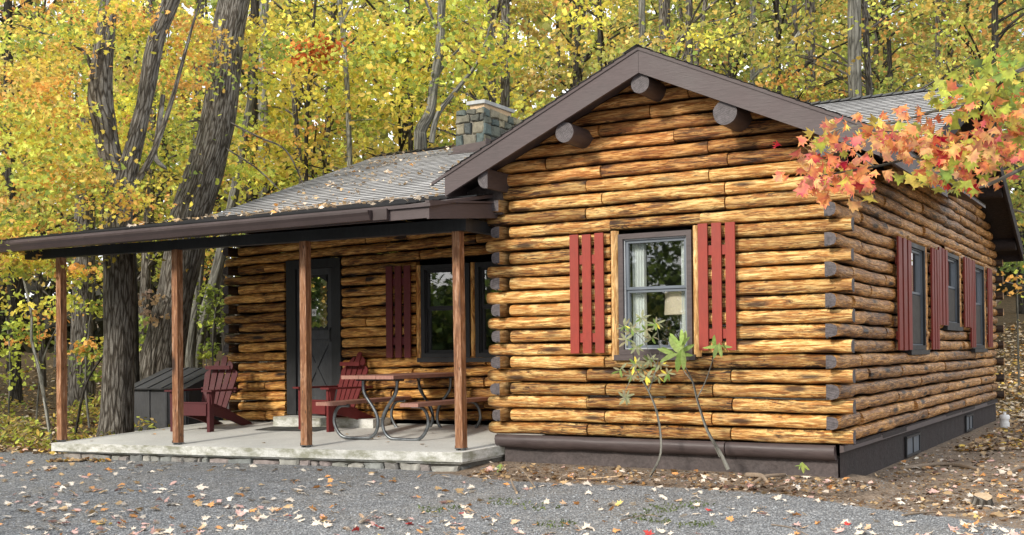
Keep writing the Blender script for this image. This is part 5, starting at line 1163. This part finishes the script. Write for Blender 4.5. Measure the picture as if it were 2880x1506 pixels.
# loose stones of the gravel yard
def pebbles(n):
    O8 = np.array([(1, 0, 0), (0, 1, 0), (-1, 0, 0), (0, -1, 0), (.1, .1, .8), (0, 0, -.6)]); F8 = np.array([(0, 1, 4), (1, 2, 4), (2, 3, 4), (3, 0, 4), (1, 0, 5), (2, 1, 5), (3, 2, 5), (0, 3, 5)])
    ps = []
    while len(ps) < n:
        u = rng.uniform(-60, 2640); v = rng.uniform(1140, 1365); p = G(u, v)
        if not place_ok(p.x, p.y): continue
        dz = zone(p.x, p.y)[0]
        if dz > .5 and rng.random() < .75: continue
        ps.append((p.x, p.y, p.z+.002))
    ps = np.array(ps); sz = rng.uniform(.003, .009, n)*rng.choice([1, 1, 1, 1.8], n); a = rng.uniform(0, 6.28, n)
    sc = np.stack([sz*rng.uniform(.8, 1.4, n), sz*rng.uniform(.6, 1, n), sz*rng.uniform(.5, .9, n)], 1)
    L_ = O8[None]*sc[:, None, :]; X = L_[:, :, 0]*np.cos(a)[:, None]-L_[:, :, 1]*np.sin(a)[:, None]; Y = L_[:, :, 0]*np.sin(a)[:, None]+L_[:, :, 1]*np.cos(a)[:, None]
    V = np.stack([X, Y, L_[:, :, 2]], 2)+ps[:, None, :]; Fc = (F8[None]+6*np.arange(n)[:, None, None]).reshape(-1, 3)
    me = bpy.data.meshes.new('gravel_stones'); me.vertices.add(n*6); me.vertices.foreach_set('co', V.astype(np.float32).ravel()); me.loops.add(len(Fc)*3); me.loops.foreach_set('vertex_index', Fc.astype(np.int32).ravel())
    me.polygons.add(len(Fc)); me.polygons.foreach_set('loop_start', np.arange(0, len(Fc)*3, 3, dtype=np.int32)); me.update(calc_edges=True)
    cc = np.ones((n, 6, 4)); g_ = rng.choice([.18, .24, .30, .37, .5], n, p=[.2, .3, .29, .17, .04])[:, None]; cc[:, :, :3] = (g_*np.array((.96, 1.0, 1.04))[None])[:, None, :]
    ca = me.color_attributes.new('col', 'FLOAT_COLOR', 'POINT'); ca.data.foreach_set('color', cc.ravel()); me.materials.append(MATS['litter'])
    o = bpy.data.objects.new('gravel_stones', me); col.objects.link(o); tag(o, 'loose grey stones of the gravel yard', 'gravel', kind='stuff')
pebbles(26000)
# undergrowth
def s_fern():
    u = rng.uniform(-250, 560); d = rng.uniform(14.6, 22); p = P(u, 900, d)
    if p.x > -9.65 and p.y > -1.2 and p.y < 9: return None
    if p.y < -.55-.06*(p.x+9): return None
    if fn(p.x*.8, p.y*.8, 1) < .05: return None
    return np.array((p.x, p.y, gh(p.x, p.y)+rng.uniform(.03, .45)*(.4+.8*max(0, fn(p.x*.8, p.y*.8, 1)))))
litter(3800, s_fern, (.05, .12), [((.42, .36, .08), 3), (YGR, 2), (GRN, 1.6), (GOLD, 1.2), ((.5, .38, .16), 2)], 'undergrowth', 'yellowing ferns and low plants left of the porch', shape=OVAL*np.array([1.2, 1]), tilt=.9, mat='foliage')
def s_grass():
    u = rng.uniform(1050, 1800); v = rng.uniform(1255, 1330); p = G(u, v)
    if fn(p.x*2, p.y*2, 9) < .18: return None
    return np.array((p.x, p.y, p.z+.01))
litter(500, s_grass, (.02, .04), [((.12, .17, .05), 3), ((.2, .22, .08), 1)], 'grass', 'thin green moss and grass flecks in the gravel', shape=OVAL, tilt=1.5, mat='foliage')

# ================================================================== LIGHT
EL, AZ = R(28), R(193)     # azimuth clockwise from +y: sun stands behind the viewer, slightly left of -y
sd = Vector((math.sin(AZ)*math.cos(EL), math.cos(AZ)*math.cos(EL), math.sin(EL)))
sl = bpy.data.lights.new('sun', 'SUN'); sl.energy = 3.8; sl.angle = R(9); sl.color = (1, .93, .82); so = bpy.data.objects.new('sun', sl); col.objects.link(so); so.rotation_euler = sd.to_track_quat('Z', 'Y').to_euler()
wd = bpy.data.worlds.new('World'); scene.world = wd; wd.use_nodes = True; nt = wd.node_tree; nt.nodes.clear()
sky = nt.nodes.new('ShaderNodeTexSky'); sky.sky_type = 'NISHITA'; sky.sun_disc = False; sky.sun_elevation = EL; sky.sun_rotation = AZ; sky.air_density = 1.0; sky.dust_density = 2.5; sky.ozone_density = 1.0
bg = nt.nodes.new('ShaderNodeBackground'); wo = nt.nodes.new('ShaderNodeOutputWorld'); bg.inputs[1].default_value = .15
tc = nt.nodes.new('ShaderNodeTexCoord'); ns_ = nt.nodes.new('ShaderNodeTexNoise'); ns_.inputs['Scale'].default_value = 3.2; ns_.inputs['Detail'].default_value = 6; nt.links.new(tc.outputs['Generated'], ns_.inputs['Vector'])
rp = nt.nodes.new('ShaderNodeValToRGB'); rp.color_ramp.elements[0].position = .25; rp.color_ramp.elements[1].position = .52; nt.links.new(ns_.outputs[0], rp.inputs[0])
mx = nt.nodes.new('ShaderNodeMix'); mx.data_type = 'RGBA'; nt.links.new(rp.outputs[0], mx.inputs[0]); nt.links.new(sky.outputs[0], mx.inputs[6]); mx.inputs[7].default_value = (11.0, 11.2, 11.5, 1)
nt.links.new(mx.outputs[2], bg.inputs[0]); nt.links.new(bg.outputs[0], wo.inputs[0])
scene.view_settings.view_transform = 'Standard'; scene.view_settings.look = 'None'; scene.view_settings.exposure = 0
scene.cycles.max_bounces = 6; scene.cycles.transparent_max_bounces = 8; scene.cycles.use_denoising = True
